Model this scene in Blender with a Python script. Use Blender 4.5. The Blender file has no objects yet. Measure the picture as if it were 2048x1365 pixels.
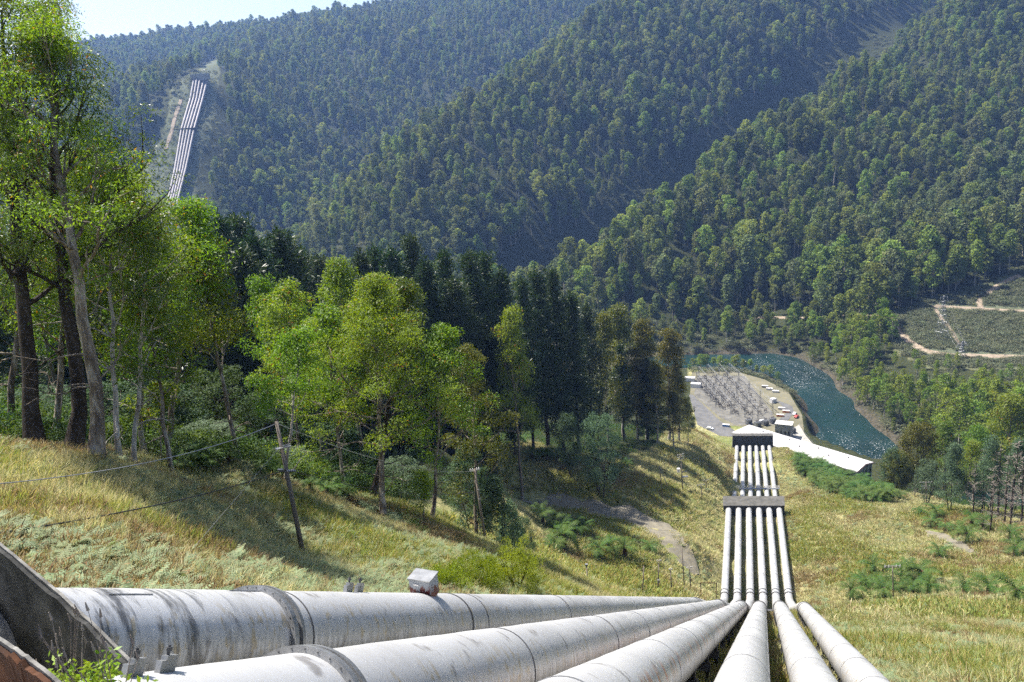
import bpy, bmesh, math, random
import numpy as np
from mathutils import Vector, Matrix, noise as mnoise

# ------------------------------------------------------------------ camera, sky, sun, exposure
F = 1593.0
PITCH, ROLL, CZ = math.radians(15.5), math.radians(4.5), 205.0
SUN_AZ, SUN_EL = math.radians(-50.0), math.radians(58.0)   # azimuth from +Y towards +X
scene = bpy.context.scene
COL = scene.collection

cam_data = bpy.data.cameras.new("camera")
cam_data.sensor_width = 36.0
cam_data.lens = F / 2048.0 * 36.0
cam_data.clip_start, cam_data.clip_end = 0.2, 20000.0
cam = bpy.data.objects.new("camera", cam_data)
cam.matrix_world = (Matrix.Translation((0, 0, CZ)) @ Matrix.Rotation(math.radians(90) - PITCH, 4, 'X')
                    @ Matrix.Rotation(-ROLL, 4, 'Z'))
COL.objects.link(cam)
scene.camera = cam

world = bpy.data.worlds.new("World")
scene.world = world
world.use_nodes = True
wt = world.node_tree
wt.nodes.clear()
w_out = wt.nodes.new("ShaderNodeOutputWorld")
w_bg = wt.nodes.new("ShaderNodeBackground")
w_sky = wt.nodes.new("ShaderNodeTexSky")
w_sky.sky_type = 'NISHITA'
w_sky.sun_disc = False
w_sky.sun_elevation = SUN_EL
w_sky.sun_rotation = SUN_AZ
w_sky.altitude = 600
w_sky.air_density, w_sky.dust_density, w_sky.ozone_density = 1.0, 3.5, 1.0
w_bg.inputs["Strength"].default_value = 0.085
wt.links.new(w_sky.outputs[0], w_bg.inputs[0])
wt.links.new(w_bg.outputs[0], w_out.inputs[0])

sun_data = bpy.data.lights.new("sun", 'SUN')
sun_data.energy = 5.0
sun_data.angle = math.radians(0.53)
sun_data.color = (1.0, 0.95, 0.87)
sun = bpy.data.objects.new("sun", sun_data)
sdir = Vector((math.sin(SUN_AZ) * math.cos(SUN_EL), math.cos(SUN_AZ) * math.cos(SUN_EL), math.sin(SUN_EL)))
sun.rotation_euler = sdir.to_track_quat('Z', 'Y').to_euler()
sun.location = (0, 0, 900)
COL.objects.link(sun)

scene.view_settings.view_transform = 'Standard'
scene.view_settings.look = 'None'
scene.view_settings.exposure = 1.35
scene.view_settings.gamma = 1.0
scene.view_settings.use_curve_mapping = False
scene.render.engine = 'CYCLES'
scene.cycles.max_bounces = 3
scene.cycles.diffuse_bounces = 1
scene.cycles.glossy_bounces = 2
scene.cycles.transmission_bounces = 2
scene.cycles.transparent_max_bounces = 3
scene.cycles.volume_bounces = 0
scene.cycles.sample_clamp_indirect = 4.0
scene.cycles.sample_clamp_direct = 12.0
scene.cycles.use_adaptive_sampling = True
scene.cycles.adaptive_threshold = 0.02
scene.cycles.adaptive_min_samples = 24
scene.cycles.use_denoising = False
scene.cycles.denoiser = 'OPENIMAGEDENOISE'
scene.cycles.denoising_input_passes = 'RGB_ALBEDO_NORMAL'
scene.cycles.denoising_prefilter = 'ACCURATE'
scene.cycles.use_light_tree = False

# ------------------------------------------------------------------ surveying helpers
cR, sR, cP, sP = math.cos(ROLL), math.sin(ROLL), math.cos(PITCH), math.sin(PITCH)

def ray(px, py):
    dx, dy = (px - 1024) / F, (682.5 - py) / F
    u, v = dx * cR + dy * sR, -dx * sR + dy * cR
    return np.array([u, cP + v * sP, -sP + v * cP])

def at(px, py, t=None, z=None):
    """world point seen at (px, py) of the photograph at forward depth t, or at height z"""
    r = ray(px, py)
    if t is None:
        t = (z - CZ) / r[2]
    p = r * t
    p[2] += CZ
    return p

def project(p):
    """(N,3) world points -> px, py, depth"""
    p = np.atleast_2d(p)
    x, y, z = p[:, 0], p[:, 1], p[:, 2] - CZ
    t = y * cP - z * sP
    tt = np.where(t > .1, t, .1)
    u, v = x / tt, (y * sP + z * cP) / tt
    return 1024 + (u * cR - v * sR) * F, 682.5 - (u * sR + v * cR) * F, t

# ------------------------------------------------------------------ pipes: survey of the six lines
NEAR = [(480, 1288, 14.8), (1148, 1299, 25.6), (1363, 1300, 34), (1488, 1365, 30), (1625, 1365, 35.6), (1728, 1365, 41)]
CREST = [(1393, 1209), (1440, 1213), (1483, 1215), (1519, 1215), (1560, 1215), (1608, 1217)]
PIPES = []
Z2S, Z2E, Z3S, Z3E = at(1513, 1203, t=193)[2], at(1508, 1025, t=259)[2], at(1509, 991, t=324)[2], at(1506, 896, t=416)[2]
for i in range(6):
    n = at(*NEAR[i]); c = at(*CREST[i], t=116)
    d = (c - n) / np.linalg.norm(c - n)
    r2s = at(1448.6 + 26.0 * i, 1203, z=Z2S)
    r2e = at(1457 + 20.4 * i, 1025, z=Z2E)
    r3s = at(1468.6 + 16.3 * i, 991, z=Z3S)
    r3e = at(1473.7 + 13.0 * i, 896, z=Z3E)
    hid = c * .5 + r2s * .5 + np.array([0, 0, -1.5])
    # upstream start: where the line meets the anchor block beside the camera
    s0 = n - d * ((n[1] - (7.5, 1.0, -3, -3, -3, -3)[i]) / d[1])
    PIPES.append(dict(start=s0, crest=c, hidden=hid, r2s=r2s, r2e=r2e, r3s=r3s, r3e=r3e, d=d, near=n))

# ------------------------------------------------------------------ terrain: control points
G = []            # world control points (x, y, z)
def g(px, py, t=None, z=None, dz=0.0):
    p = at(px, py, t, z); G.append((p[0], p[1], p[2] + dz))
def gw(x, y, z): G.append((x, y, z))
for i in (0, 2, 3, 5):          # bed under the pipes
    L = PIPES[i]
    for a, b, n_ in (('start', 'crest', 7), ('crest', 'hidden', 2), ('hidden', 'r2s', 2), ('r2s', 'r2e', 4), ('r2e', 'r3s', 3), ('r3s', 'r3e', 4)):
        for k in range(n_):
            f_ = k / n_
            p = L[a] * (1 - f_) + L[b] * f_
            G.append((p[0], p[1], p[2] - 2.0))
    p = L['r3e']; G.append((p[0], p[1], p[2] - 2.0))
# left grass slope
for a in ((120, 1185, 19), (0, 1100, 25), (330, 1165, 26), (560, 1175, 31), (0, 1000, 32), (0, 900, 42), (300, 1040, 36), (450, 1100, 40),
          (195, 915, 45), (70, 885, 46), (340, 950, 57), (610, 1125, 51), (480, 930, 66), (640, 1010, 68), (760, 1022, 75),
          (860, 1035, 82), (800, 1150, 52), (1030, 1150, 65), (960, 1085, 84), (1080, 1120, 84), (900, 1180, 52),
          (0, 840, 60), (-300, 850, 45), (-200, 1100, 22), (300, 900, 80), (600, 930, 100), (780, 960, 120), (100, 850, 75)): g(*a)
# bench on the left of the lower runs
for a in ((1178, 1236, 120), (1290, 1215, 150), (1290, 1180, 178), (1369, 1176, 185), (1420, 1190, 186), (1130, 1110, 190), (1060, 1080, 180),
          (1250, 1100, 200), (1380, 1080, 215), (1050, 1000, 232), (1030, 935, 248), (1200, 1020, 238), (1300, 1040, 236), (1195, 945, 262),
          (1325, 995, 256), (1365, 977, 268), (1410, 990, 266), (1430, 960, 300), (1100, 900, 262), (1000, 885, 240), (1250, 930, 285),
          (1330, 900, 310), (1400, 900, 350), (1440, 900, 385), (1440, 935, 330), (880, 900, 190), (1380, 860, 390)): g(*a)
gw(-60, 130, 142); gw(-130, 180, 118); gw(-30, 190, 120); gw(-80, 260, 88); gw(0, 300, 78); gw(-160, 330, 58)
gw(60, 370, 52); gw(95, 400, 36); gw(40, 430, 32); gw(-60, 420, 42); gw(85, 445, 16); gw(20, 520, 12); gw(-120, 520, 14); gw(-260, 430, 36)
gw(-200, 60, 215); gw(-120, 40, 205); gw(-300, 200, 160); gw(-420, 350, 70); gw(-60, 0, 214); gw(-30, -40, 225); gw(60, -40, 215); gw(0, 0, 201.5)
gw(-60, 70, 190)
# bench and slope on the right of the pipes
for a in ((1650, 1220, 120), (1800, 1365, 52), (2048, 1365, 52), (1900, 1300, 74), (2048, 1290, 84), (1750, 1290, 72), (2048, 1230, 118), (1850, 1215, 140),
          (1787, 1200, 172), (1650, 1190, 186), (1950, 1190, 160), (2048, 1180, 160), (1700, 1110, 216), (1850, 1080, 226), (2000, 1090, 208), (1620, 1030, 258),
          (1750, 1030, 255), (1853, 1015, 258), (1925, 1030, 240), (2010, 1055, 222), (1600, 985, 300), (1700, 985, 300), (1790, 985, 295),
          (1560, 925, 372), (1600, 915, 390), (1650, 935, 375), (1710, 965, 345), (1570, 896, 410), (1900, 1010, 275), (2040, 1030, 245), (2300, 1100, 200), (2500, 1300, 80)): g(*a)
gw(172, 330, 26); gw(160, 352, 14); gw(200, 330, 8); gw(250, 290, 20); gw(330, 240, 70); gw(430, 180, 120)
gw(120, 20, 182); gw(200, 60, 165); gw(250, 150, 110)
# station pad
for a in ((1390, 745), (1385, 790), (1400, 850), (1440, 868), (1470, 745), (1520, 760), (1570, 780), (1600, 830), (1600, 862), (1500, 800), (1450, 800), (1560, 840), (1540, 870)): g(*a, z=12.0)
for p in ((130, 400), (145, 418), (168, 418), (178, 405), (196, 380), (188, 362), (172, 378), (150, 396)): gw(p[0], p[1], 11.0)
# river bed, banks
RIV = [(1370, 722), (1450, 722), (1520, 728), (1580, 745), (1615, 775), (1650, 805), (1680, 840), (1710, 868), (1740, 900)]
for a in RIV: g(*a, z=0.0, dz=-7.0)
gw(236, 372, -4); gw(262, 330, -4); gw(300, 292, -4); gw(345, 260, -3); gw(420, 215, -2)
gw(70, 690, -4); gw(-60, 730, -4); gw(-200, 760, -3); gw(70, 650, 3); gw(-60, 690, 4); gw(-200, 715, 4); gw(-340, 740, 2); gw(-340, 800, 4); gw(-480, 740, 6); gw(-200, 800, 4); gw(-400, 640, 12)
for a in ((1395, 733), (1470, 735), (1530, 748), (1578, 775), (1612, 825), (1628, 872)): g(*a, z=0.2)
for a in ((1380, 709), (1460, 708), (1540, 706), (1600, 716), (1648, 742), (1685, 785), (1720, 825), (1760, 862), (1800, 895)):
    g(*a, z=0.2); q_ = at(*a, z=0.2); gw(q_[0] + (8 if a[0] > 1590 else 2), q_[1] + (3 if a[0] > 1590 else 9), 6.0)
gw(30, 715, 2); gw(-80, 760, 3)
# far bank, road bench, right bank and clearings
for a in ((1400, 660, 735), (1500, 640, 745), (1600, 640, 715), (1700, 650, 660), (1660, 690, 648), (1780, 640, 640), (1860, 602, 665), (1990, 560, 690), (2048, 530, 700),
          (1880, 617, 655), (2048, 620, 640), (1950, 660, 612), (1860, 708, 585), (2048, 712, 572), (1740, 740, 590), (1780, 800, 540), (1850, 780, 535),
          (1850, 870, 480), (1950, 800, 505), (2048, 770, 520), (2048, 870, 440), (1930, 900, 430), (2300, 800, 480), (2300, 600, 650)): g(*a)
# ridge 3 (right)
for a in ((1160, 575, 790), (1230, 500, 820), (1310, 445, 860), (1440, 350, 930), (1560, 275, 1000), (1720, 175, 1100), (1960, 0, 1290),
          (1300, 560, 775), (1420, 590, 765), (1500, 460, 850), (1550, 560, 780), (1700, 400, 910), (1720, 540, 770), (1900, 300, 1000), (2048, 180, 1120), (1900, 500, 800),
          (2048, 400, 900), (1700, 260, 1030), (2048, -60, 1330), (2400, 300, 1000), (2400, 0, 1300)): g(*a)
# corridor between ridge 3 and ridge 2
for a in ((1100, 595, 930), (1180, 525, 985), (1270, 446, 1030), (1400, 366, 1105), (1520, 281, 1195), (1660, 201, 1295), (1880, 46, 1490)): g(*a)
# ridge 2
for a in ((620, 480, 980), (760, 372, 1060), (900, 268, 1150), (1050, 185, 1240), (1200, 75, 1380), (1330, 0, 1500), (1500, -120, 1700),
          (700, 500, 900), (850, 450, 940), (950, 540, 880), (900, 380, 1010), (1050, 450, 990), (1100, 320, 1110), (1250, 350, 1090), (1300, 220, 1220), (1450, 240, 1210), (1500, 120, 1320), (1650, 120, 1330), (1800, 0, 1520)): g(*a)
# far hill with the second pipeline
for a in ((402, 158, 1330), (388, 268, 1230), (340, 410, 1120), (300, 330, 1200), (215, 205, 1700), (300, 180, 1740), (480, 133, 1800), (590, 104, 1850), (840, 50, 1950), (1000, 30, 1980),
          (600, 220, 1560), (560, 450, 1120), (600, 340, 1350), (480, 330, 1240), (480, 180, 1450), (760, 300, 1480), (760, 360, 1400), (900, 230, 1600), (1050, 150, 1720), (1200, 60, 1880),
          (1330, -30, 1980), (0, 240, 1700), (0, 330, 1300), (-300, 200, 1700), (800, 150, 1750), (480, 480, 1080), (250, 480, 1050), (430, 128, 1500)): g(*a)

# ------------------------------------------------------------------ terrain surface
G = np.array(G, float)
def _fit(pts, smooth=0.6):
    n = len(pts)
    X = pts[:, :2] / 100.0
    D = np.sqrt(((X[:, None] - X[None]) ** 2).sum(-1) + 1e-6)
    A = np.zeros((n + 3, n + 3))
    A[:n, :n] = -D
    A[:n, :n] -= np.eye(n) * smooth * 0.02
    A[:n, n] = 1; A[:n, n + 1:] = X
    A[n, :n] = 1; A[n + 1:, :n] = X.T
    b = np.zeros(n + 3); b[:n] = pts[:, 2]
    return np.linalg.solve(A, b), X
_W, _X = _fit(G)
def height0(x, y):
    x = np.atleast_1d(np.asarray(x, float)); y = np.atleast_1d(np.asarray(y, float))
    out = np.empty(x.shape)
    for a in range(0, len(x), 20000):
        q = np.stack([x[a:a + 20000], y[a:a + 20000]], 1) / 100.0
        D = np.sqrt(((q[:, None] - _X[None]) ** 2).sum(-1) + 1e-4)
        out[a:a + 20000] = -D @ _W[:len(_X)] + _W[len(_X)] + q @ _W[len(_X) + 1:]
    return out

def _hash2(ix, iy, seed):
    h = (ix * 374761393 + iy * 668265263 + seed * 144665) & 0x7fffffff
    h = ((h ^ (h >> 13)) * 1274126177) & 0x7fffffff
    return ((h ^ (h >> 16)) & 0xffff) / 65535.0
def vnoise(x, y, seed=0):
    """smooth value noise in [0, 1]"""
    ix = np.floor(x).astype(np.int64); iy = np.floor(y).astype(np.int64)
    fx, fy = x - ix, y - iy
    fx = fx * fx * (3 - 2 * fx); fy = fy * fy * (3 - 2 * fy)
    a, b = _hash2(ix, iy, seed), _hash2(ix + 1, iy, seed)
    c, d = _hash2(ix, iy + 1, seed), _hash2(ix + 1, iy + 1, seed)
    return (a * (1 - fx) + b * fx) * (1 - fy) + (c * (1 - fx) + d * fx) * fy
def fbm(x, y, s, seed=0, o=4):
    v = 0.0; amp = 0.5
    for k in range(o):
        v = v + amp * (vnoise(x / s, y / s, seed + k * 17) - .5); s *= .5; amp *= .5
    return v
def smooth01(a, b, v):
    q = np.clip((v - a) / (b - a), 0, 1); return q * q * (3 - 2 * q)
PAD = np.array([at(1380, 742, z=12)[:2], at(1475, 741, z=12)[:2], at(1530, 757, z=12)[:2], at(1578, 782, z=12)[:2], at(1606, 828, z=12)[:2],
                at(1612, 866, z=12)[:2], (199, 384), (188, 358), (160, 372), (128, 396), at(1440, 872, z=12)[:2], at(1395, 852, z=12)[:2], at(1375, 790, z=12)[:2]])
def in_poly(x, y, P):
    r = np.zeros(np.shape(x), bool)
    j = len(P) - 1
    for i in range(len(P)):
        xi, yi = P[i]; xj, yj = P[j]
        c = ((yi > y) != (yj > y)) & (x < (xj - xi) * (y - yi) / (yj - yi + 1e-12) + xi)
        r ^= c; j = i
    return r
def poly_dist(x, y, P):
    """signed distance, negative inside"""
    d = np.full(np.shape(x), 1e9)
    for i in range(len(P)):
        a = P[i]; b = P[(i + 1) % len(P)]
        ab = b - a
        u = np.clip(((x - a[0]) * ab[0] + (y - a[1]) * ab[1]) / (ab @ ab), 0, 1)
        d = np.minimum(d, np.hypot(x - a[0] - u * ab[0], y - a[1] - u * ab[1]))
    return np.where(in_poly(x, y, P), -d, d)
def line_dist(x, y, L):
    d = np.full(np.shape(x), 1e9)
    for i in range(len(L) - 1):
        a = np.asarray(L[i][:2]); ab = np.asarray(L[i + 1][:2]) - a
        u = np.clip(((x - a[0]) * ab[0] + (y - a[1]) * ab[1]) / (ab @ ab + 1e-9), 0, 1)
        d = np.minimum(d, np.hypot(x - a[0] - u * ab[0], y - a[1] - u * ab[1]))
    return d
AXIS = [(PIPES[2][k] + PIPES[3][k]) / 2 for k in ('start', 'crest', 'r2s', 'r2e', 'r3s', 'r3e')]
GULLY = [at(*a) for a in ((1060, 620, 900), (1100, 595, 930), (1180, 525, 985), (1270, 446, 1030), (1400, 366, 1105), (1520, 281, 1195), (1660, 201, 1295), (1880, 46, 1490))]
GULLY2 = [at(*a) for a in ((560, 520, 1060), (640, 460, 1180), (760, 365, 1340), (900, 245, 1500), (1050, 160, 1640), (1200, 55, 1800))]
SPUR3 = [at(*a) for a in ((1310, 444, 859), (1440, 349, 929), (1560, 274, 999), (1720, 174, 1099), (1960, 0, 1290))]
SPUR2 = [at(*a) for a in ((760, 371, 1060), (900, 268, 1150), (1050, 185, 1239), (1200, 75, 1380), (1330, 0, 1499))]
def height(x, y):
    x = np.atleast_1d(np.asarray(x, float)); y = np.atleast_1d(np.asarray(y, float))
    h = height0(x, y)
    r = np.hypot(x, y)
    calm = smooth01(9, 22, line_dist(x, y, AXIS))
    h = h + calm * (fbm(x, y, 14, 3) * 1.8 + fbm(x, y, 3.5, 9, 3) * .8) * (1 - smooth01(300, 480, r) * .8)
    h = h + smooth01(500, 900, r) * fbm(x, y, 160, 5, 4) * 26 * smooth01(700, 1000, r)
    far = r > 760
    if far.any():
        xf, yf = x[far], y[far]
        k_ = smooth01(760, 900, r[far])
        h[far] += k_ * (-46 * np.exp(-(line_dist(xf, yf, GULLY) / 85) ** 2) - 40 * np.exp(-(line_dist(xf, yf, GULLY2) / 110) ** 2)
                        + 16 * np.exp(-(line_dist(xf, yf, SPUR3) / 60) ** 2) + 14 * np.exp(-(line_dist(xf, yf, SPUR2) / 70) ** 2))
    pd = poly_dist(x, y, PAD)
    w = smooth01(0, 5, pd)
    near = pd < 5
    h = np.where(near, h * w + 12.0 * (1 - w), h)
    return h
def hz(x, y): return float(height(x, y)[0])

def mesh_obj(name, verts, faces, mat, parent=None, smooth=True, attrs=None):
    me = bpy.data.meshes.new(name)
    verts = np.asarray(verts, np.float32)
    if isinstance(faces, np.ndarray) and faces.ndim == 2:
        k = faces.shape[1]; nf = len(faces)
        me.vertices.add(len(verts)); me.vertices.foreach_set("co", verts.ravel())
        me.loops.add(nf * k); me.loops.foreach_set("vertex_index", faces.astype(np.int32).ravel())
        me.polygons.add(nf)
        me.polygons.foreach_set("loop_start", np.arange(0, nf * k, k, dtype=np.int32))
        me.polygons.foreach_set("loop_total", np.full(nf, k, np.int32))
        me.update(calc_edges=True)
    else:
        me.from_pydata([tuple(v) for v in verts], [], faces)
    if smooth:
        me.polygons.foreach_set("use_smooth", np.ones(len(me.polygons), bool))
    if attrs:
        for k_, (dom, arr) in attrs.items():
            a = me.attributes.new(k_, 'FLOAT', dom); a.data.foreach_set("value", np.asarray(arr, np.float32))
    me.update()
    o = bpy.data.objects.new(name, me)
    if mat is not None:
        me.materials.append(mat)
    COL.objects.link(o)
    if parent is not None: o.parent = parent
    return o

# ------------------------------------------------------------------ materials
class NT:
    def __init__(s, name):
        s.m = bpy.data.materials.new(name); s.m.use_nodes = True
        s.t = s.m.node_tree; s.b = s.t.nodes["Principled BSDF"]; s.out = s.t.nodes["Material Output"]
    def n(s, typ, **kw):
        nd = s.t.nodes.new(typ)
        for k, v in kw.items():
            if k.startswith('i_'):
                key = k[2:]
                nd.inputs[int(key) if key.isdigit() else key].default_value = v
            else: setattr(nd, k, v)
        return nd
    def l(s, a, b): s.t.links.new(a, b)
    def noise(s, scale, vec=None, detail=4, rough=.6):
        nd = s.n("ShaderNodeTexNoise"); nd.inputs["Scale"].default_value = scale
        nd.inputs["Detail"].default_value = detail; nd.inputs["Roughness"].default_value = rough
        if vec is not None: s.l(vec, nd.inputs["Vector"])
        return nd.outputs["Fac"]
    def pos(s): return s.n("ShaderNodeNewGeometry").outputs["Position"]
    def obj(s): return s.n("ShaderNodeTexCoord").outputs["Object"]
    def map(s, vec, sc=(1, 1, 1)):
        m = s.n("ShaderNodeMapping"); m.inputs["Scale"].default_value = sc; s.l(vec, m.inputs["Vector"]); return m.outputs[0]
    def attr(s, name): return s.n("ShaderNodeAttribute", attribute_name=name).outputs["Fac"]
    def ramp(s, fac, stops):
        r = s.n("ShaderNodeValToRGB"); e = r.color_ramp.elements
        while len(e) < len(stops): e.new(.5)
        for el, (p, c) in zip(e, stops):
            el.position = p; el.color = (*c, 1) if not isinstance(c, (int, float)) else (c, c, c, 1)
        s.l(fac, r.inputs[0]); return r.outputs[0]
    def mix(s, fac, a, b):
        m = s.n("ShaderNodeMix", data_type='RGBA')
        for key, v in ((0, fac), (6, a), (7, b)):
            if isinstance(v, (int, float)): m.inputs[key].default_value = v
            elif isinstance(v, tuple): m.inputs[key].default_value = (*v, 1)
            else: s.l(v, m.inputs[key])
        return m.outputs[2]
    def math(s, op, a, b=0.0, clamp=False):
        m = s.n("ShaderNodeMath", operation=op, use_clamp=clamp)
        for k, v in ((0, a), (1, b)):
            if isinstance(v, (int, float)): m.inputs[k].default_value = v
            else: s.l(v, m.inputs[k])
        return m.outputs[0]
    def base(s, c):
        if isinstance(c, tuple): s.b.inputs["Base Color"].default_value = (*c, 1)
        else: s.l(c, s.b.inputs["Base Color"])
    def set(s, rough=.8, metal=0.0, spec=.3):
        s.b.inputs["Roughness"].default_value = rough; s.b.inputs["Metallic"].default_value = metal
        s.b.inputs["Specular IOR Level"].default_value = spec
    def bump(s, h, strength=.5, dist=.05):
        b = s.n("ShaderNodeBump"); b.inputs["Strength"].default_value = strength; b.inputs["Distance"].default_value = dist
        s.l(h, b.inputs["Height"]); s.l(b.outputs[0], s.b.inputs["Normal"])

def leaf_mat(name, ca, cb, trans=.42, tint=(1.25, 1.2, .55), rough=.5, vary=.35, odd=None, spec=.35):
    k = NT(name)
    hue = k.attr("hue")
    col = k.mix(hue, ca, cb)
    rnd = k.n("ShaderNodeObjectInfo").outputs["Random"]
    if odd is not None:
        m = k.math('MULTIPLY', k.math('GREATER_THAN', hue, 1 - odd[1]), .85)
        col = k.mix(m, col, odd[0])
    hsv = k.n("ShaderNodeHueSaturation")
    k.l(k.math('ADD', k.math('MULTIPLY', rnd, vary), 1 - vary * .5), hsv.inputs["Value"])
    r2 = k.math('FRACT', k.math('MULTIPLY', rnd, 7.31))
    k.l(k.math('ADD', k.math('MULTIPLY', r2, .05), .475), hsv.inputs["Hue"])
    k.l(col, hsv.inputs["Color"])
    col = hsv.outputs[0]
    k.base(col); k.set(rough, 0, spec)
    tm = k.n("ShaderNodeMix", data_type='RGBA', blend_type='MULTIPLY'); tm.inputs[0].default_value = 1
    k.l(col, tm.inputs[6]); tm.inputs[7].default_value = (*tint, 1)
    tr = k.n("ShaderNodeBsdfTranslucent"); k.l(tm.outputs[2], tr.inputs[0])
    mx = k.n("ShaderNodeMixShader"); mx.inputs[0].default_value = trans
    k.l(k.b.outputs[0], mx.inputs[1]); k.l(tr.outputs[0], mx.inputs[2]); k.l(mx.outputs[0], k.out.inputs[0])
    return k.m

def flat_mat(name, ca, cb=None, scale=3.0, rough=.8, metal=0.0, spec=.3, bump=0.0, stretch=(1, 1, 1), lo=.35, hi=.65, space='obj'):
    k = NT(name)
    v = k.map(k.obj() if space == 'obj' else k.pos(), stretch)
    if cb is not None:
        f = k.noise(scale, v, 5, .65)
        k.base(k.ramp(f, [(lo, ca), (hi, cb)]))
        if bump: k.bump(f, bump, .04)
    else: k.base(ca)
    k.set(rough, metal, spec)
    return k.m

MAT = {}
MAT['gum_leaf'] = leaf_mat("gum_leaf", (.085, .155, .014), (.19, .26, .028), .46, (1.45, 1.4, .35), .55, .35, ((.26, .09, .03), .05))
MAT['gum_leaf_dark'] = leaf_mat("gum_leaf_dark", (.055, .105, .016), (.11, .165, .03), .42, (1.4, 1.3, .45), .42, .3, ((.2, .07, .03), .06))
MAT['pine_leaf'] = leaf_mat("pine_needles", (.02, .042, .013), (.042, .075, .02), .25, (1.2, 1.2, .6), .45, .3)
MAT['wattle_leaf'] = leaf_mat("wattle_leaf", (.075, .12, .07), (.135, .19, .11), .3, (1.15, 1.2, .75), .7, .25, None, .12)
MAT['shrub_leaf'] = leaf_mat("dark_shrub_shade_leaf", (.03, .058, .022), (.06, .1, .035), .3, (1.2, 1.2, .6), .65, .3, None, .15)  # dark green of the bushes; painted shade on wattles in shaded spots
MAT['olive_leaf'] = leaf_mat("olive_leaf", (.06, .085, .012), (.14, .13, .02), .42, (1.35, 1.2, .45), .5, .3)
MAT['far_leaf'] = leaf_mat("forest_leaf", (.075, .125, .024), (.215, .27, .055), .36, (1.4, 1.25, .45), .6, .7, None, .15)
MAT['dull_leaf'] = leaf_mat("dull_forest_leaf", (.075, .1, .036), (.155, .18, .07), .3, (1.3, 1.2, .55), .65, .6, None, .12)
MAT['bank_leaf'] = leaf_mat("bank_gum_leaf", (.08, .14, .014), (.2, .25, .03), .36, (1.4, 1.25, .4), .55, .5, None, .2)
MAT['scrub_leaf'] = leaf_mat("scrub_leaf", (.075, .095, .045), (.2, .21, .115), .3, (1.1, 1.1, .7), .6, .5)
MAT['fern_leaf'] = leaf_mat("fern_frond", (.04, .085, .016), (.095, .15, .035), .35, (1.3, 1.25, .45), .6, .3, None, .15)
MAT['bracken'] = leaf_mat("bracken_leaf", (.12, .17, .075), (.23, .275, .14), .35, (1.1, 1.15, .6), .65, .3, ((.3, .2, .08), .06))
MAT['gorse'] = leaf_mat("broom_leaf", (.11, .19, .015), (.24, .33, .03), .4, (1.3, 1.2, .4), .5, .2)
MAT['dry_grass'] = leaf_mat("dry_grass_blade", (.42, .38, .18), (.66, .61, .37), .4, (1.12, 1.07, .8), .6, .35, ((.2, .24, .08), .25), .25)
MAT['brown_grass'] = leaf_mat("brown_grass_blade", (.2, .145, .07), (.38, .29, .15), .35, (1.1, 1.05, .75), .6, .4, ((.16, .2, .06), .2), .2)
MAT['green_grass'] = leaf_mat("green_grass_blade", (.17, .22, .05), (.36, .38, .13), .4, (1.15, 1.15, .6), .55, .35, ((.42, .32, .13), .25), .25)

def bark_mat(name, ca, cb, cc, sc=1.0):
    k = NT(name)
    v = k.obj()
    f1 = k.noise(2.2 * sc, k.map(v, (1, 1, .16)), 5, .7)
    f2 = k.noise(9 * sc, k.map(v, (1, 1, .07)), 3, .6)
    c = k.ramp(f1, [(.36, ca), (.5, cb), (.62, cc)])
    k.base(k.mix(k.math('MULTIPLY', f2, .5), c, ca)); k.set(.85, 0, .2); k.bump(f2, .7, .06)
    return k.m
MAT['gum_bark'] = bark_mat("gum_bark", (.06, .045, .035), (.2, .16, .12), (.42, .37, .3))
MAT['pale_bark'] = bark_mat("pale_gum_bark", (.22, .18, .14), (.4, .36, .3), (.55, .52, .46))
MAT['dark_bark'] = bark_mat("dark_bark", (.02, .016, .013), (.045, .034, .027), (.08, .062, .048))
MAT['dead_wood'] = bark_mat("dead_wood", (.16, .13, .11), (.26, .22, .19), (.36, .32, .28))
MAT['fern_trunk'] = flat_mat("fern_trunk", (.03, .018, .01), (.09, .05, .025), 9, .95)
MAT['pole_wood'] = flat_mat("pole_wood", (.09, .075, .06), (.2, .17, .14), 6, .9, stretch=(4, 4, .3))
MAT['concrete_dark'] = flat_mat("mossy_concrete", (.02, .021, .021), (.085, .085, .08), 2.4, .95, bump=.9, lo=.4, hi=.72)
MAT['concrete_edge'] = flat_mat("bare_concrete_edge", (.07, .068, .064), (.2, .195, .18), 5, .9, bump=.5)
MAT['concrete'] = flat_mat("concrete", (.2, .19, .17), (.36, .345, .31), .8, .9, bump=.2)
MAT['concrete_cap'] = flat_mat("weathered_concrete", (.055, .054, .048), (.11, .105, .095), .5, .95, stretch=(1, 1, .3))
MAT['concrete_pale'] = flat_mat("pale_concrete", (.42, .4, .36), (.55, .53, .48), 1.5, .9)
MAT['rust_brick'] = flat_mat("rust_stained_wall", (.035, .016, .009), (.085, .035, .016), 3, .95, bump=.5)
MAT['galv'] = flat_mat("galvanised_steel", (.17, .175, .18), (.27, .275, .28), 4, .45, .55, .5)
MAT['steel_dark'] = flat_mat("dark_steel", (.05, .05, .055), (.1, .1, .1), 4, .6, .4)
MAT['insulator'] = flat_mat("insulator_porcelain", (.62, .6, .58), None, rough=.3)
MAT['wire'] = flat_mat("wire", (.3, .3, .31), None, rough=.4, metal=.6)
MAT['cable'] = flat_mat("black_cable", (.02, .02, .022), None, rough=.5)
MAT['roof_white'] = flat_mat("white_roof", (.42, .405, .4), (.52, .5, .49), .15, .55)
MAT['fascia'] = flat_mat("fascia", (.1, .07, .06), None)
MAT['glass_dark'] = flat_mat("window_glass", (.02, .025, .03), None, rough=.1, spec=.6)
MAT['car_white'] = flat_mat("car_paint_white", (.75, .75, .74), None, rough=.25, spec=.6)
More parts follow.
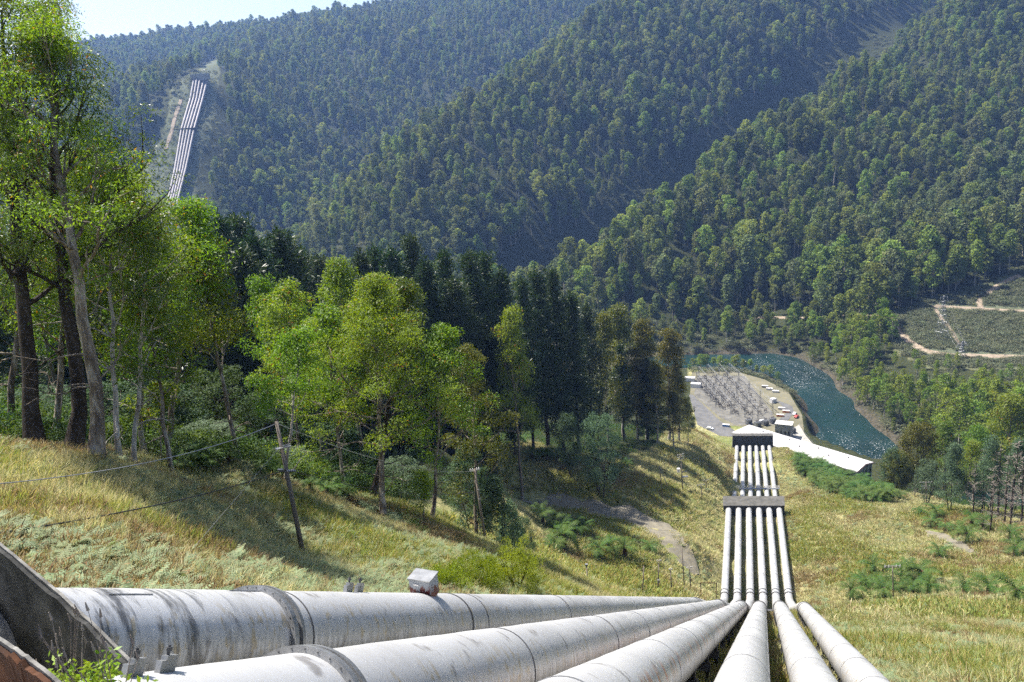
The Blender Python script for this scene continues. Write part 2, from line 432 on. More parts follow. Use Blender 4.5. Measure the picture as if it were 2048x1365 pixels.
MAT['car_red'] = flat_mat("car_paint_red", (.45, .06, .04), None, rough=.25, spec=.6)
MAT['tyre'] = flat_mat("tyre", (.02, .02, .02), None, rough=.9)
MAT['box_orange'] = flat_mat("orange_paint", (.62, .2, .05), None, rough=.5)
MAT['box_blue'] = flat_mat("blue_paint", (.08, .2, .42), None, rough=.5)
MAT['track'] = flat_mat("dirt_track", (.19, .145, .1), (.3, .245, .18), .35, .95, bump=.4, space='pos')
MAT['grey_track'] = flat_mat("grey_gravel_track", (.11, .1, .075), (.19, .17, .125), .5, .95, bump=.4, space='pos')
MAT['asphalt'] = flat_mat("asphalt", (.08, .08, .08), (.13, .127, .122), .3, .9, space='pos')
MAT['gravel'] = flat_mat("yard_gravel", (.08, .077, .068), (.16, .152, .13), .25, .95, bump=.3, space='pos')
MAT['lawn'] = flat_mat("station_lawn", (.105, .1, .06), (.165, .15, .1), .08, .95, space='pos')
MAT['rock'] = flat_mat("river_rock", (.07, .055, .045), (.2, .155, .12), .35, .95, bump=.8)

def pipe_mat():
    k = NT("silver_pipe_paint")
    s, a = k.attr("along"), k.attr("around")        # metres along the pipe, 0 top .. 1 underside (signed side in "side")
    cb = k.n("ShaderNodeCombineXYZ"); k.l(s, cb.inputs[0]); k.l(k.math('MULTIPLY', k.attr("side"), 3.0), cb.inputs[1])
    k.l(k.n("ShaderNodeObjectInfo").outputs["Random"], cb.inputs[2])
    v = cb.outputs[0]
    streak = k.noise(8.5, k.map(v, (1.0, .1, 30)), 6, .75)
    blot = k.noise(5.0, k.map(v, (1.3, .5, 30)), 4, .6)
    big = k.noise(.16, k.map(v, (1, .4, 30)), 3, .6)
    c = k.ramp(big, [(.3, (.39, .39, .39)), (.7, (.53, .53, .525))])
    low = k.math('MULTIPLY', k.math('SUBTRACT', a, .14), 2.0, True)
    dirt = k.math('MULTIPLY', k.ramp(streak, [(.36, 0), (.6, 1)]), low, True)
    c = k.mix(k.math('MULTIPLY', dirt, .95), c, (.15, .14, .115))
    tan = k.ramp(blot, [(.56, 0), (.63, 1)])
    band = k.math('MULTIPLY', k.ramp(a, [(.06, 0), (.2, 1), (.45, 1), (.6, 0)]), .7)
    c = k.mix(k.math('MULTIPLY', tan, band), c, (.34, .27, .15))
    dk = k.ramp(k.noise(1.7, k.map(v, (1, .5, 60)), 4, .6), [(.61, 0), (.68, 1)])
    c = k.mix(k.math('MULTIPLY', dk, .6), c, (.1, .085, .075))
    k.base(c)
    k.set(.42, .3, .5)
    k.l(k.math('ADD', k.math('MULTIPLY', streak, .3), .26), k.b.inputs["Roughness"])
    k.bump(k.noise(.8, k.map(v, (1, .6, 30)), 2, .5), .25, .05)
    return k
_pk = pipe_mat(); MAT['pipe'] = _pk.m
def pipe_rusty():
    k = pipe_mat(); k.m.name = "silver_pipe_paint_rusting"
    old = k.b.inputs["Base Color"].links[0].from_socket
    s = k.attr("along"); cb = k.n("ShaderNodeCombineXYZ"); k.l(s, cb.inputs[0]); k.l(k.math('MULTIPLY', k.attr("side"), 3.0), cb.inputs[1])
    f = k.noise(3.0, k.map(cb.outputs[0], (1.0, .22, 1)), 4, .7)
    zone = k.ramp(k.attr("around"), [(.12, 0), (.24, 1), (.36, 1), (.46, 0)])
    c = k.mix(k.math('MULTIPLY', k.ramp(f, [(.52, 0), (.62, .9)]), zone), old, (.42, .14, .06))
    k.base(c); return k.m
MAT['pipe_rusty'] = pipe_rusty()
def pipe_sooty():
    k = pipe_mat(); k.m.name = "silver_pipe_paint_sooty"
    old = k.b.inputs["Base Color"].links[0].from_socket
    s = k.attr("along"); cb = k.n("ShaderNodeCombineXYZ"); k.l(s, cb.inputs[0]); k.l(k.math('MULTIPLY', k.attr("side"), 3.0), cb.inputs[1])
    f = k.noise(2.9, k.map(cb.outputs[0], (1.0, .2, 1)), 5, .7)
    zone = k.ramp(k.math('MULTIPLY', s, .05), [(.12, .95), (.24, .8), (.31, 0)])
    c = k.mix(k.math('MULTIPLY', k.ramp(f, [(.48, 0), (.6, .9)]), zone), old, (.035, .035, .038))
    k.base(c); return k.m
MAT['pipe_sooty'] = pipe_sooty()
MAT['pipe_far'] = flat_mat("silver_pipe_far", (.2, .185, .185), (.27, .245, .245), .05, .6, 0, .3)
MAT['box_grey'] = None
def box_mat():
    k = NT("grey_cabinet_rusting"); v = k.obj()
    sep = k.n("ShaderNodeSeparateXYZ"); k.l(v, sep.inputs[0])
    f = k.noise(5, k.map(v, (1, 1, .45)), 5, .7)
    edge = k.math('ADD', k.math('MULTIPLY', sep.outputs[2], -1.0), .55)
    r = k.ramp(k.math('ADD', f, k.math('MULTIPLY', edge, .55)), [(.62, 0), (.68, 1)])
    k.base(k.mix(r, (.24, .26, .29), (.08, .012, .01))); k.set(.5, .1, .4); return k.m
MAT['box_grey'] = box_mat()

def ground_mat():
    k = NT("ground_soil")
    p = k.pos()
    n1, n2, n3 = k.noise(.06, p, 5, .6), k.noise(.55, p, 5, .65), k.noise(5.5, p, 4, .7)
    dry = k.ramp(n2, [(.34, (.15, .16, .06)), (.5, (.3, .275, .13)), (.68, (.44, .4, .23))])
    grn = k.ramp(n2, [(.35, (.1, .13, .035)), (.65, (.24, .26, .09))])
    mead = k.mix(k.ramp(n1, [(.42, 0), (.6, 1)]), dry, grn)
    mead = k.mix(k.math('MULTIPLY', k.ramp(n3, [(.35, 1), (.6, 0)]), .5), mead, (.1, .085, .035))
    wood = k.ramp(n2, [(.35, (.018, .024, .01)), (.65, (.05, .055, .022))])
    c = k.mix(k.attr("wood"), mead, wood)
    scr = k.ramp(n3, [(.35, (.06, .075, .042)), (.65, (.15, .16, .1))])
    c = k.mix(k.attr("clear"), c, scr)
    rock = k.ramp(n2, [(.35, (.03, .028, .02)), (.65, (.1, .085, .062))])
    c = k.mix(k.attr("bank"), c, rock)
    k.base(c); k.set(.95, 0, .1); k.bump(n3, .9, .25)
    return k.m
MAT['ground'] = ground_mat()

def water_mat():
    k = NT("river_water"); p = k.pos()
    n1 = k.noise(.3, k.map(p, (1, .6, 1)), 3, .6)
    n2 = k.noise(1.5, k.map(p, (1, .7, 1)), 3, .65)
    deep = k.ramp(k.noise(.02, p, 3), [(.35, (.003, .016, .016)), (.65, (.006, .028, .026))])
    foam_glitter_z = k.attr("foam")
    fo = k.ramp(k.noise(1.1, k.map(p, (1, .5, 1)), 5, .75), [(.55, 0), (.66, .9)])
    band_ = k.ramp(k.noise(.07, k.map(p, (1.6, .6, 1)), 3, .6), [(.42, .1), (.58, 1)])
    c = k.mix(k.math('MULTIPLY', k.math('MULTIPLY', fo, band_), foam_glitter_z), deep, (.7, .74, .74))  # white flecks: foam, and sun glitter painted into the colour
    k.base(c); k.set(.12, 0, .5); k.b.inputs["IOR"].default_value = 1.33
    k.bump(k.math('ADD', k.math('MULTIPLY', n1, .7), k.math('MULTIPLY', n2, .5)), 1.0, .9)
    return k.m
MAT['water'] = water_mat()

# ------------------------------------------------------------------ object bookkeeping
def tag(o, label, cat, group=None, kind=None):
    o['label'] = label; o['category'] = cat
    if group: o['group'] = group
    if kind: o['kind'] = kind
    return o
def thing(name, label, cat, loc=(0, 0, 0), rz=0.0, group=None, scale=1.0):
    o = bpy.data.objects.new(name, None)
    o.empty_display_size = .2
    COL.objects.link(o)
    o.location = tuple(float(v) for v in loc); o.rotation_euler = (0, 0, rz); o.scale = (scale,) * 3
    return tag(o, label, cat, group)
def dup(src, parent=None, loc=None, rz=None, scale=None):
    o = src.copy(); COL.objects.link(o)
    if parent is not None: o.parent = parent
    if loc is not None: o.location = loc
    if rz is not None: o.rotation_euler = (0, 0, rz)
    if scale is not None: o.scale = scale
    return o
def inst(name, mesh, parent, loc=(0, 0, 0), rot=(0, 0, 0), scale=(1, 1, 1), kind=None):
    o = bpy.data.objects.new(name, mesh); COL.objects.link(o)
    if parent is not None: o.parent = parent
    o.location = loc; o.rotation_euler = rot; o.scale = scale
    if kind: o['kind'] = kind
    return o

# ------------------------------------------------------------------ mesh helpers
class MB:
    def __init__(s): s.v, s.f, s.n = [], [], 0
    def add(s, v, f):
        v = [tuple(map(float, q)) for q in v]
        s.v += v; s.f += [tuple(int(i) + s.n for i in q) for q in f]; s.n += len(v); return s
    def box(s, c, d, rot=None):
        c = np.asarray(c, float); h = np.asarray(d, float) / 2
        q = np.array([[x, y, z] for x in (-1, 1) for y in (-1, 1) for z in (-1, 1)]) * h
        if rot is not None: q = q @ np.asarray(rot).T
        return s.add(q + c, [(0, 1, 3, 2), (4, 6, 7, 5), (0, 4, 5, 1), (2, 3, 7, 6), (0, 2, 6, 4), (1, 5, 7, 3)])
    def tube(s, pts, rad, sides=8, caps=True):
        v, f = sweep(pts, rad, sides, caps); return s.add(v, f)
    def bar(s, a, b, w): return s.tube([a, b], [w, w], 4)
    def build(s, name, mat, parent=None, smooth=False):
        return mesh_obj(name, np.array(s.v), s.f, mat, parent, smooth)
def sweep(pts, rad, sides=8, caps=True):
    pts = np.asarray(pts, float); n = len(pts)
    rad = np.full(n, rad) if np.isscalar(rad) else np.asarray(rad, float)
    t = np.gradient(pts, axis=0); t /= np.linalg.norm(t, axis=1)[:, None] + 1e-9
    ref = np.array([0, 0, 1.0]) if abs(t[0][2]) < .9 else np.array([1.0, 0, 0])
    V = []
    a = np.linspace(0, 2 * math.pi, sides, endpoint=False)
    for i in range(n):
        s_ = np.cross(t[i], ref); s_ /= np.linalg.norm(s_) + 1e-9
        u = np.cross(s_, t[i]); ref = u
        V.append(pts[i] + rad[i] * (np.outer(np.cos(a), u) + np.outer(np.sin(a), s_)))
    V = np.concatenate(V)
    F_ = []
    for i in range(n - 1):
        for j in range(sides):
            F_.append((i * sides + j, (i + 1) * sides + j, (i + 1) * sides + (j + 1) % sides, i * sides + (j + 1) % sides))
    if caps:
        F_.append(tuple(range(sides))); F_.append(tuple((n - 1) * sides + j for j in reversed(range(sides))))
    return V, F_
def yaw(a):
    c, s = math.cos(a), math.sin(a); return np.array([[c, -s, 0], [s, c, 0], [0, 0, 1]])
def frame(d):
    """rotation whose local Y axis is d and Z as upright as possible"""
    y = np.asarray(d, float); y = y / np.linalg.norm(y)
    x = np.cross(y, (0, 0, 1.0)); x /= np.linalg.norm(x); z = np.cross(x, y)
    return np.stack([x, y, z], 1)

# ------------------------------------------------------------------ foliage and tree generators
def leaves(c, d, L, W, rs, nrm=None):
    n = len(c)
    if nrm is not None:
        nrm = nrm / (np.linalg.norm(nrm, axis=1)[:, None] + 1e-9); d = d - nrm * (d * nrm).sum(1)[:, None]
    d = d / (np.linalg.norm(d, axis=1)[:, None] + 1e-9)
    r = rs.normal(size=(n, 3)) if nrm is None else nrm; s = np.cross(d, r); s /= np.linalg.norm(s, axis=1)[:, None] + 1e-9
    k = rs.uniform(.7, 1.3, (n, 1))
    q = np.stack([c, c + d * L * k * .45 + s * W * k * .5, c + d * L * k, c + d * L * k * .45 - s * W * k * .5], 1)
    return q.reshape(-1, 3), np.arange(n * 4).reshape(n, 4)
def clump_points(C, R, per, rs, shell=.55, upper=.25, reach=None):
    """per points in each ellipsoid clump: denser towards the shell and the upper side"""
    k = len(C)
    u = rs.normal(size=(k * per, 3)); u /= np.linalg.norm(u, axis=1)[:, None]
    u[:, 2] += upper; u /= np.linalg.norm(u, axis=1)[:, None]
    r = rs.uniform(shell ** 3, 1, (k * per, 1)) ** (1 / 3)
    loc = u * r
    P_ = np.repeat(C, per, 0) + loc * np.repeat(R, per, 0)
    return P_, u
def foliage_mesh(name, C, R, per, L, W, mat, rs, droop=.6, outward=.5, shell=.5, upper=.25, facing=None):
    P_, u = clump_points(C, R, per, rs, shell, upper)
    d = u * outward + rs.normal(size=P_.shape) * .5 + np.array([0, 0, -droop])
    v, f = leaves(P_, d, L, W, rs, None if facing is None else u + rs.normal(size=P_.shape) * facing)
    chue = np.repeat(rs.uniform(-.22, .22, len(C)), per)
    hue = np.clip(rs.beta(2, 2, len(f)) * .8 + .1 + chue, 0, 1)
    me = bpy.data.meshes.new(name)
    nf = len(f)
    me.vertices.add(len(v)); me.vertices.foreach_set("co", v.astype(np.float32).ravel())
    me.loops.add(nf * 4); me.loops.foreach_set("vertex_index", f.astype(np.int32).ravel())
    me.polygons.add(nf); me.polygons.foreach_set("loop_start", np.arange(0, nf * 4, 4, dtype=np.int32)); me.polygons.foreach_set("loop_total", np.full(nf, 4, np.int32))
    a = me.attributes.new("hue", 'FLOAT', 'FACE'); a.data.foreach_set("value", hue.astype(np.float32))
    me.update(calc_edges=True); me.materials.append(mat)
    return me
def wood_mesh(name, branches, mat):
    V, F_, n = [], [], 0
    for pts, rad, sides in branches:
        v, f = sweep(pts, rad, sides, False)
        V.append(v); F_ += [tuple(i + n for i in q) for q in f]; n += len(v)
    me = bpy.data.meshes.new(name)
    V = np.concatenate(V)
    me.vertices.add(len(V)); me.vertices.foreach_set("co", V.astype(np.float32).ravel())
    F_ = np.array(F_, np.int32); nf = len(F_)
    me.loops.add(nf * 4); me.loops.foreach_set("vertex_index", F_.ravel())
    me.polygons.add(nf); me.polygons.foreach_set("loop_start", np.arange(0, nf * 4, 4, dtype=np.int32)); me.polygons.foreach_set("loop_total", np.full(nf, 4, np.int32))
    me.polygons.foreach_set("use_smooth", np.ones(nf, bool))
    me.update(calc_edges=True); me.materials.append(mat)
    return me
def curve_path(p0, d0, length, n, rs, bend=(0, 0, .25), wob=.12):
    p = np.array(p0, float); d = np.array(d0, float); d /= np.linalg.norm(d)
    out = [p.copy()]; st = length / n
    for _ in range(n):
        d = d + np.array(bend) / n + rs.normal(size=3) * wob / math.sqrt(n); d /= np.linalg.norm(d)
        p = p + d * st; out.append(p.copy())
    return np.array(out)

def gum(seed, H, r0, base_f=.4, spread=5.0, lean=(0, 0), limbs=14, twigs=4, clump=1.3, per=70, L=.3, W=.09, leaf='gum_leaf', bark='gum_bark', top=.6, sides=8, fork=False, bare=0, trunk_top=.94):
    rs = np.random.RandomState(seed)
    n = 12
    f = np.linspace(0, 1, n + 1)
    wob = np.cumsum(rs.normal(size=(n + 1, 2)) * .018 * H / math.sqrt(n), 0); wob[0] = 0
    tr = np.stack([lean[0] * H * f + wob[:, 0], lean[1] * H * f + wob[:, 1], H * trunk_top * f], 1)
    rad = r0 * (1 - f * .93) ** .8; rad[0] *= 1.3
    B = [(tr, rad, sides)]
    C, R = [], []
    ga = rs.uniform(0, 6.28)
    for i in range(limbs):
        q = base_f + (1 - base_f) * (i + rs.uniform(0, .8)) / limbs
        q = min(q, .985)
        k = q * n; j = int(min(k, n - 1)); p0 = tr[j] * (1 - (k - j)) + tr[j + 1] * (k - j)
        ga += 2.4 + rs.uniform(-.5, .5)
        rel = (q - base_f) / (1 - base_f)
        prof = (math.sin(math.pi * min(1, .25 + rel * .75)) ** .7) * (1 - rel * (1 - top)) + .12
        ln = spread * prof * rs.uniform(.7, 1.25)
        el = math.radians(rs.uniform(15, 50) + 25 * rel)
        d = (math.cos(ga) * math.cos(el), math.sin(ga) * math.cos(el), math.sin(el))
        path = curve_path(p0, d, ln, 6, rs, (0, 0, .35), .35)
        rr = np.interp(q, f, rad) * .5
        rr = max(rr, .035)
        B.append((path, np.linspace(rr, max(.018, rr * .2), 7), 5))
        tips = [path[-1]]
        for w in range(twigs):
            kk = rs.randint(2, 6)
            d2 = path[kk] - path[kk - 1]; d2 = d2 / np.linalg.norm(d2) + rs.normal(size=3) * .65; d2[2] += .25
            tw = curve_path(path[kk], d2, ln * rs.uniform(.25, .5), 3, rs, (0, 0, .2), .3)
            B.append((tw, np.linspace(rr * .4, max(.012, rr * .1), 4), 4)); tips.append(tw[-1])
        for t_ in tips:
            C.append(t_); s_ = clump * rs.uniform(.7, 1.25)
            R.append((s_ * rs.uniform(.9, 1.3), s_ * rs.uniform(.9, 1.3), s_ * rs.uniform(.55, .85)))
    for _ in range(bare):                               # dead limbs low on the trunk
        q = rs.uniform(base_f * .45, base_f * 1.1); k = q * n; j = int(k); p0 = tr[j]
        a = rs.uniform(0, 6.28)
        path = curve_path(p0, (math.cos(a), math.sin(a), rs.uniform(-.1, .5)), spread * rs.uniform(.4, .9), 7, rs, (0, 0, .1), .7)
        B.append((path, np.linspace(.06, .012, 8), 4))
        for w in range(3):
            kk = rs.randint(2, 7)
            tw = curve_path(path[kk], path[kk] - path[kk - 1] + rs.normal(size=3) * .4, spread * .22, 4, rs, (0, 0, .1), .7)
            B.append((tw, np.linspace(.03, .008, 5), 3))
    C.append(tr[-1]); R.append((clump, clump, clump * .8))
    C, R = np.array(C), np.array(R)
    return (wood_mesh("trunk", B, MAT[bark]), foliage_mesh("crown", C, R, per, L, W, MAT[leaf], rs, .6, .5, .5, .35, .7))

def pine(seed, H, r0, base_f=.3, spread=4.2, per=46, L=.55, W=.12, round_=.55, leaf='pine_leaf'):
    rs = np.random.RandomState(seed)
    n = 10; f = np.linspace(0, 1, n + 1)
    tr = np.stack([rs.normal(size=n + 1) * .08, rs.normal(size=n + 1) * .08, H * .985 * f], 1); tr[0, :2] = 0
    rad = r0 * (1 - f * .94)
    B = [(tr, rad, 7)]; C, R = [], []
    z = base_f * H; a0 = 0
    while z < H * .985:
        rel = (z / H - base_f) / (1 - base_f)
        ln0 = spread * ((1 - rel) ** round_) * (0.45 + .55 * min(1, rel * 3 + .35)) * rs.uniform(.55, 1.3) + .3
        for b in range(rs.randint(4, 6)):
            a0 += 2.4 + rs.uniform(-.5, .5)
            ln = ln0 * rs.uniform(.65, 1.15)
            d = (math.cos(a0), math.sin(a0), rs.uniform(-.05, .25) + rel * .7)
            path = curve_path((0, 0, z + rs.uniform(-.4, .4)), d, ln, 4, rs, (0, 0, .55), .15)
            B.append((path, np.linspace(.07 * (1 - rel * .6), .015, 5), 3))
            m = max(1, int(ln / 1.5))
            for j in range(m + 1):
                k = 1.5 + (4 - 1.5) * (j / max(1, m)); i = int(min(k, 3)); p = path[i] * (1 - (k - i)) + path[i + 1] * (k - i)
                s_ = rs.uniform(.65, 1.25)
                C.append(p + rs.normal(size=3) * .3); R.append((s_, s_, s_ * .7))
        z += rs.uniform(.85, 1.5) * (1.0 if H > 15 else .5)
    C.append((0, 0, H)); R.append((.4, .4, .9))
    return wood_mesh("trunk", B, MAT['dark_bark']), foliage_mesh("crown", np.array(C), np.array(R), per, L, W, MAT[leaf], rs, -.35, .7, .2, .2)

def wattle(seed, H, spread, stems=4, per=80, L=.22, W=.09, leaf='wattle_leaf', cone=False, n_cl=110, bark='dark_bark'):
    rs = np.random.RandomState(seed)
    B, C, R = [], [], []
    for s_ in range(stems):
        a = rs.uniform(0, 6.28); d = (math.cos(a) * .22, math.sin(a) * .22, 1)
        path = curve_path((math.cos(a) * .3, math.sin(a) * .3, -.3), d, H * rs.uniform(.75, .95), 7, rs, (0, 0, .1), .12)
        B.append((path, np.linspace(.02 * H * .5, .02, 8), 5))
        for b in range(9):
            k = rs.randint(2, 7)
            aa = rs.uniform(0, 6.28)
            bp = curve_path(path[k], (math.cos(aa), math.sin(aa), .5), spread * rs.uniform(.3, .8), 3, rs, (0, 0, .3), .25)
            B.append((bp, np.linspace(.05, .012, 4), 3))
    for i in range(n_cl):
        q = rs.uniform(0, 1)
        z = H * (.2 + .8 * q)
        w = spread * ((1 - q) ** .8 * .95 + .08 if cone else math.sqrt(max(0, 1 - ((q - .42) / .62) ** 2)))
        a = rs.uniform(0, 6.28); r = w * math.sqrt(rs.uniform(.15, 1))
        C.append((r * math.cos(a), r * math.sin(a), z)); q2 = rs.uniform(.55, 1.05) * H / 12
        R.append((q2 * 1.2, q2 * 1.2, q2 * .8))
    return wood_mesh("trunk", B, MAT[bark]), foliage_mesh("crown", np.array(C), np.array(R), per, L, W, MAT[leaf], rs, .25, .7, .45, .35, .7)

def bush_mesh(seed, per=26, L=.55, W=.3, leaf='scrub_leaf', n=9, flat=.75):
    rs = np.random.RandomState(seed)
    C = rs.normal(size=(n, 3)) * (.42, .42, .22); C[:, 2] = np.abs(C[:, 2]) + .25
    R = rs.uniform(.3, .55, (n, 1)) * np.array([[1, 1, flat]])
    return foliage_mesh("bush", C, R, per, L * .3, W * .3, MAT[leaf], rs, .1, .7, .6, .5, .5)

def far_gum_parts(seed, H=30.0, leaf='far_leaf', per=70, L=1.2, W=.85, sparse=False):
    rs = np.random.RandomState(seed)
    f = np.linspace(0, 1, 6)
    tr = np.stack([np.cumsum(rs.normal(size=6) * .25), np.cumsum(rs.normal(size=6) * .25), H * .95 * f - 1.0], 1)
    B = [(tr, .42 * (1 - f * .85), 5)]
    C, R = [], []
    base = rs.uniform(.22, .5); wmax = H * rs.uniform(.11, .24)
    n = rs.randint(17, 24)
    if sparse: base, wmax, n = .6, H * .1, 9
    for i in range(n):
        q = base + (1.0 - base) * (i + .5) / n
        rel = (q - base) / (1 - base)
        w = wmax * (math.sin(math.pi * (.2 + .72 * rel)) ** .8)
        a = i * 2.4 + rs.uniform(-.6, .6); r = w * rs.uniform(.35, 1.0)
        j = min(int(q * 5), 4); p0 = tr[j] * (1 - (q * 5 - j)) + tr[j + 1] * (q * 5 - j)
        p = p0 + np.array([math.cos(a) * r, math.sin(a) * r, r * .25])
        if i % 2 == 0: B.append(([p0 - (0, 0, r * .4), (p0 + p) / 2, p], [.16, .1, .05], 3))
        s_ = H * rs.uniform(.06, .1)
        C.append(p); R.append((s_, s_, s_ * rs.uniform(.65, 1.0)))
    C.append(tr[-1] + (0, 0, H * .02)); R.append((H * .06, H * .06, H * .055))
    return wood_mesh("trunk", B, MAT['pale_bark']), foliage_mesh("crown", np.array(C), np.array(R), per, L, W, MAT[leaf], rs, .1, .7, .6, .5, .45)
def joined(name, parts):
    """one mesh out of trunk and crown, for what is scattered as a mass"""
    bm = bmesh.new(); mats = []
    V, Fc, mi, hue = [], [], [], []
    n = 0
    for k, me in enumerate(parts):
        v = np.empty(len(me.vertices) * 3, np.float32); me.vertices.foreach_get("co", v)
        li = np.empty(len(me.loops), np.int32); me.loops.foreach_get("vertex_index", li)
        V.append(v.reshape(-1, 3)); Fc.append(li.reshape(-1, 4) + n); n += len(me.vertices)
        mi.append(np.full(len(me.polygons), k, np.int32)); mats.append(me.materials[0])
        h = np.full(len(me.polygons), .5, np.float32)
        if "hue" in me.attributes: me.attributes["hue"].data.foreach_get("value", h)
        hue.append(h)
    bm.free()
    me = bpy.data.meshes.new(name)
    V = np.concatenate(V); Fc = np.concatenate(Fc); nf = len(Fc)
    me.vertices.add(len(V)); me.vertices.foreach_set("co", V.ravel())
    me.loops.add(nf * 4); me.loops.foreach_set("vertex_index", Fc.ravel())
    me.polygons.add(nf); me.polygons.foreach_set("loop_start", np.arange(0, nf * 4, 4, dtype=np.int32)); me.polygons.foreach_set("loop_total", np.full(nf, 4, np.int32))
    me.polygons.foreach_set("material_index", np.concatenate(mi))
    a = me.attributes.new("hue", 'FLOAT', 'FACE'); a.data.foreach_set("value", np.concatenate(hue))
    me.update(calc_edges=True)
    for m in mats: me.materials.append(m)
    return me

def frond_mesh(seed, length=2.4, pairs=15, droop=1.0, wide=.42):
    rs = np.random.RandomState(seed)
    V, F_, hue = [], [], []
    s = np.linspace(0, 1, pairs + 1)
    y = length * (np.sin(s * 1.35) / 1.35) * 1.1; z = length * (.62 * s - .75 * droop * s ** 2.2)
    P_ = np.stack([np.zeros_like(s), y, z], 1)
    for i in range(pairs):
        w = wide * length * .5 * (math.sin(math.pi * min(.97, s[i] * .85 + .12)) ** .8)
        a, b = P_[i], P_[i + 1]
        for sg in (-1, 1):
            tip = (a + b) / 2 + np.array([sg * w, .12 * length * .5, -.22 * w + rs.uniform(-.05, .05)])
            n = len(V); V += [a, b * .75 + a * .25, tip * .97 + b * .03, tip]; F_.append((n, n + 1, n + 2, n + 3)); hue.append(rs.uniform(.1, .9))
    me = bpy.data.meshes.new("frond"); me.from_pydata([tuple(v) for v in V], [], F_)
    a = me.attributes.new("hue", 'FLOAT', 'FACE'); a.data.foreach_set("value", np.array(hue, np.float32))
    me.materials.append(MAT['fern_leaf']); me.update(); return me

def blade_tuft(name, seed, n=26, h=.7, spread=.22, w=.022, mat='dry_grass', lean=.5, heads=True):
    rs = np.random.RandomState(seed)
    V, hue = [], []
    for i in range(n):
        a = rs.uniform(0, 6.28); r = spread * math.sqrt(rs.uniform())
        b = np.array([math.cos(a) * r, math.sin(a) * r, -.05])
        d = np.array([math.cos(a), math.sin(a), 0]) * rs.uniform(.05, lean) + np.array([rs.normal() * .15, rs.normal() * .15, 1])
        d /= np.linalg.norm(d); hh = h * rs.uniform(.45, 1.1)
        s = np.cross(d, rs.normal(size=3)); s /= np.linalg.norm(s); s *= w / 2 * rs.uniform(.6, 1.4)
        m = b + d * hh * .6; t = b + d * hh + np.array([d[0], d[1], -.35]) * hh * rs.uniform(0, .5)
        V += [b - s, b + s, m + s * .8, m - s * .8, m - s * .8, m + s * .8, t + s * .25, t - s * .25]; q = rs.uniform(); hue += [q, min(.77, q + .1)]
    V = np.array(V); f = np.arange(len(V)).reshape(-1, 4)
    o = mesh_obj(name, V, f, MAT[mat], None, False, {"hue": ('FACE', hue)})
    COL.objects.unlink(o); return o
def bracken_plant(name, seed, n=7, size=.6, mat='bracken'):
    rs = np.random.RandomState(seed); C, D = [], []
    V, hue = [], []
    for i in range(n):
        a = rs.uniform(0, 6.28); ln = size * rs.uniform(.6, 1.1); hz_ = rs.uniform(.15, .55) * size
        o = np.array([rs.normal() * .12, rs.normal() * .12, hz_]); ax = np.array([math.cos(a), math.sin(a), rs.uniform(-.25, .3)]); sd = np.array([-math.sin(a), math.cos(a), rs.uniform(-.2, .2)])
        h0 = rs.uniform(.1, .8)
        for k in range(7):
            q = k / 7; w = ln * .42 * (1 - q) + .02
            for sg in (-1, 1):
                b = o + ax * ln * q; tip = b + sd * sg * w + ax * w * .45 + np.array([0, 0, -.15 * w])
                V += [b, b + ax * ln * .1, tip + ax * .015, tip]; hue.append(min(.92, h0 + rs.uniform(0, .15)) if rs.uniform() < .96 else .97)
    V = np.array(V); f = np.arange(len(V)).reshape(-1, 4)
    o = mesh_obj(name, V, f, MAT[mat], None, False, {"hue": ('FACE', hue)})
    COL.objects.unlink(o); return o

def scatter(name, variants, pts, rots, scales, idx, label, cat):
    """one 'stuff' object: variants instanced on the points of its own mesh"""
    c = bpy.data.collections.new(name + "_kinds")
    for i, o in enumerate(variants):
        o.name = "%s_kind_%02d" % (name, i)
        c.objects.link(o)
    me = bpy.data.meshes.new(name)
    me.vertices.add(len(pts)); me.vertices.foreach_set("co", np.asarray(pts, np.float32).ravel())
    a = me.attributes.new("rot", 'FLOAT_VECTOR', 'POINT'); a.data.foreach_set("vector", np.asarray(rots, np.float32).ravel())
    a = me.attributes.new("scl", 'FLOAT_VECTOR', 'POINT'); a.data.foreach_set("vector", np.asarray(scales, np.float32).ravel())
    a = me.attributes.new("idx", 'INT', 'POINT'); a.data.foreach_set("value", np.asarray(idx, np.int32))
    me.update()
    o = bpy.data.objects.new(name, me); COL.objects.link(o)
    ng = bpy.data.node_groups.new(name + "_scatter", 'GeometryNodeTree')
    ng.interface.new_socket("Geometry", in_out='INPUT', socket_type='NodeSocketGeometry')
    ng.interface.new_socket("Geometry", in_out='OUTPUT', socket_type='NodeSocketGeometry')
    N = ng.nodes.new; K = ng.links.new
    gi, go = N('NodeGroupInput'), N('NodeGroupOutput')
    ip = N('GeometryNodeInstanceOnPoints'); ci = N('GeometryNodeCollectionInfo')
    ci.inputs['Collection'].default_value = c; ci.inputs['Separate Children'].default_value = True; ci.inputs['Reset Children'].default_value = True
    ip.inputs['Pick Instance'].default_value = True
    def na(nm, ty):
        q = N('GeometryNodeInputNamedAttribute'); q.data_type = ty; q.inputs['Name'].default_value = nm; return q.outputs['Attribute']
    K(gi.outputs[0], ip.inputs['Points']); K(ci.outputs[0], ip.inputs['Instance'])
    K(na('idx', 'INT'), ip.inputs['Instance Index'])
    er = N('FunctionNodeEulerToRotation'); K(na('rot', 'FLOAT_VECTOR'), er.inputs[0]); K(er.outputs[0], ip.inputs['Rotation'])
    K(na('scl', 'FLOAT_VECTOR'), ip.inputs['Scale'])
    K(ip.outputs[0], go.inputs[0])
    md = o.modifiers.new("scatter", 'NODES'); md.node_group = ng
    return tag(o, label, cat, None, 'stuff')

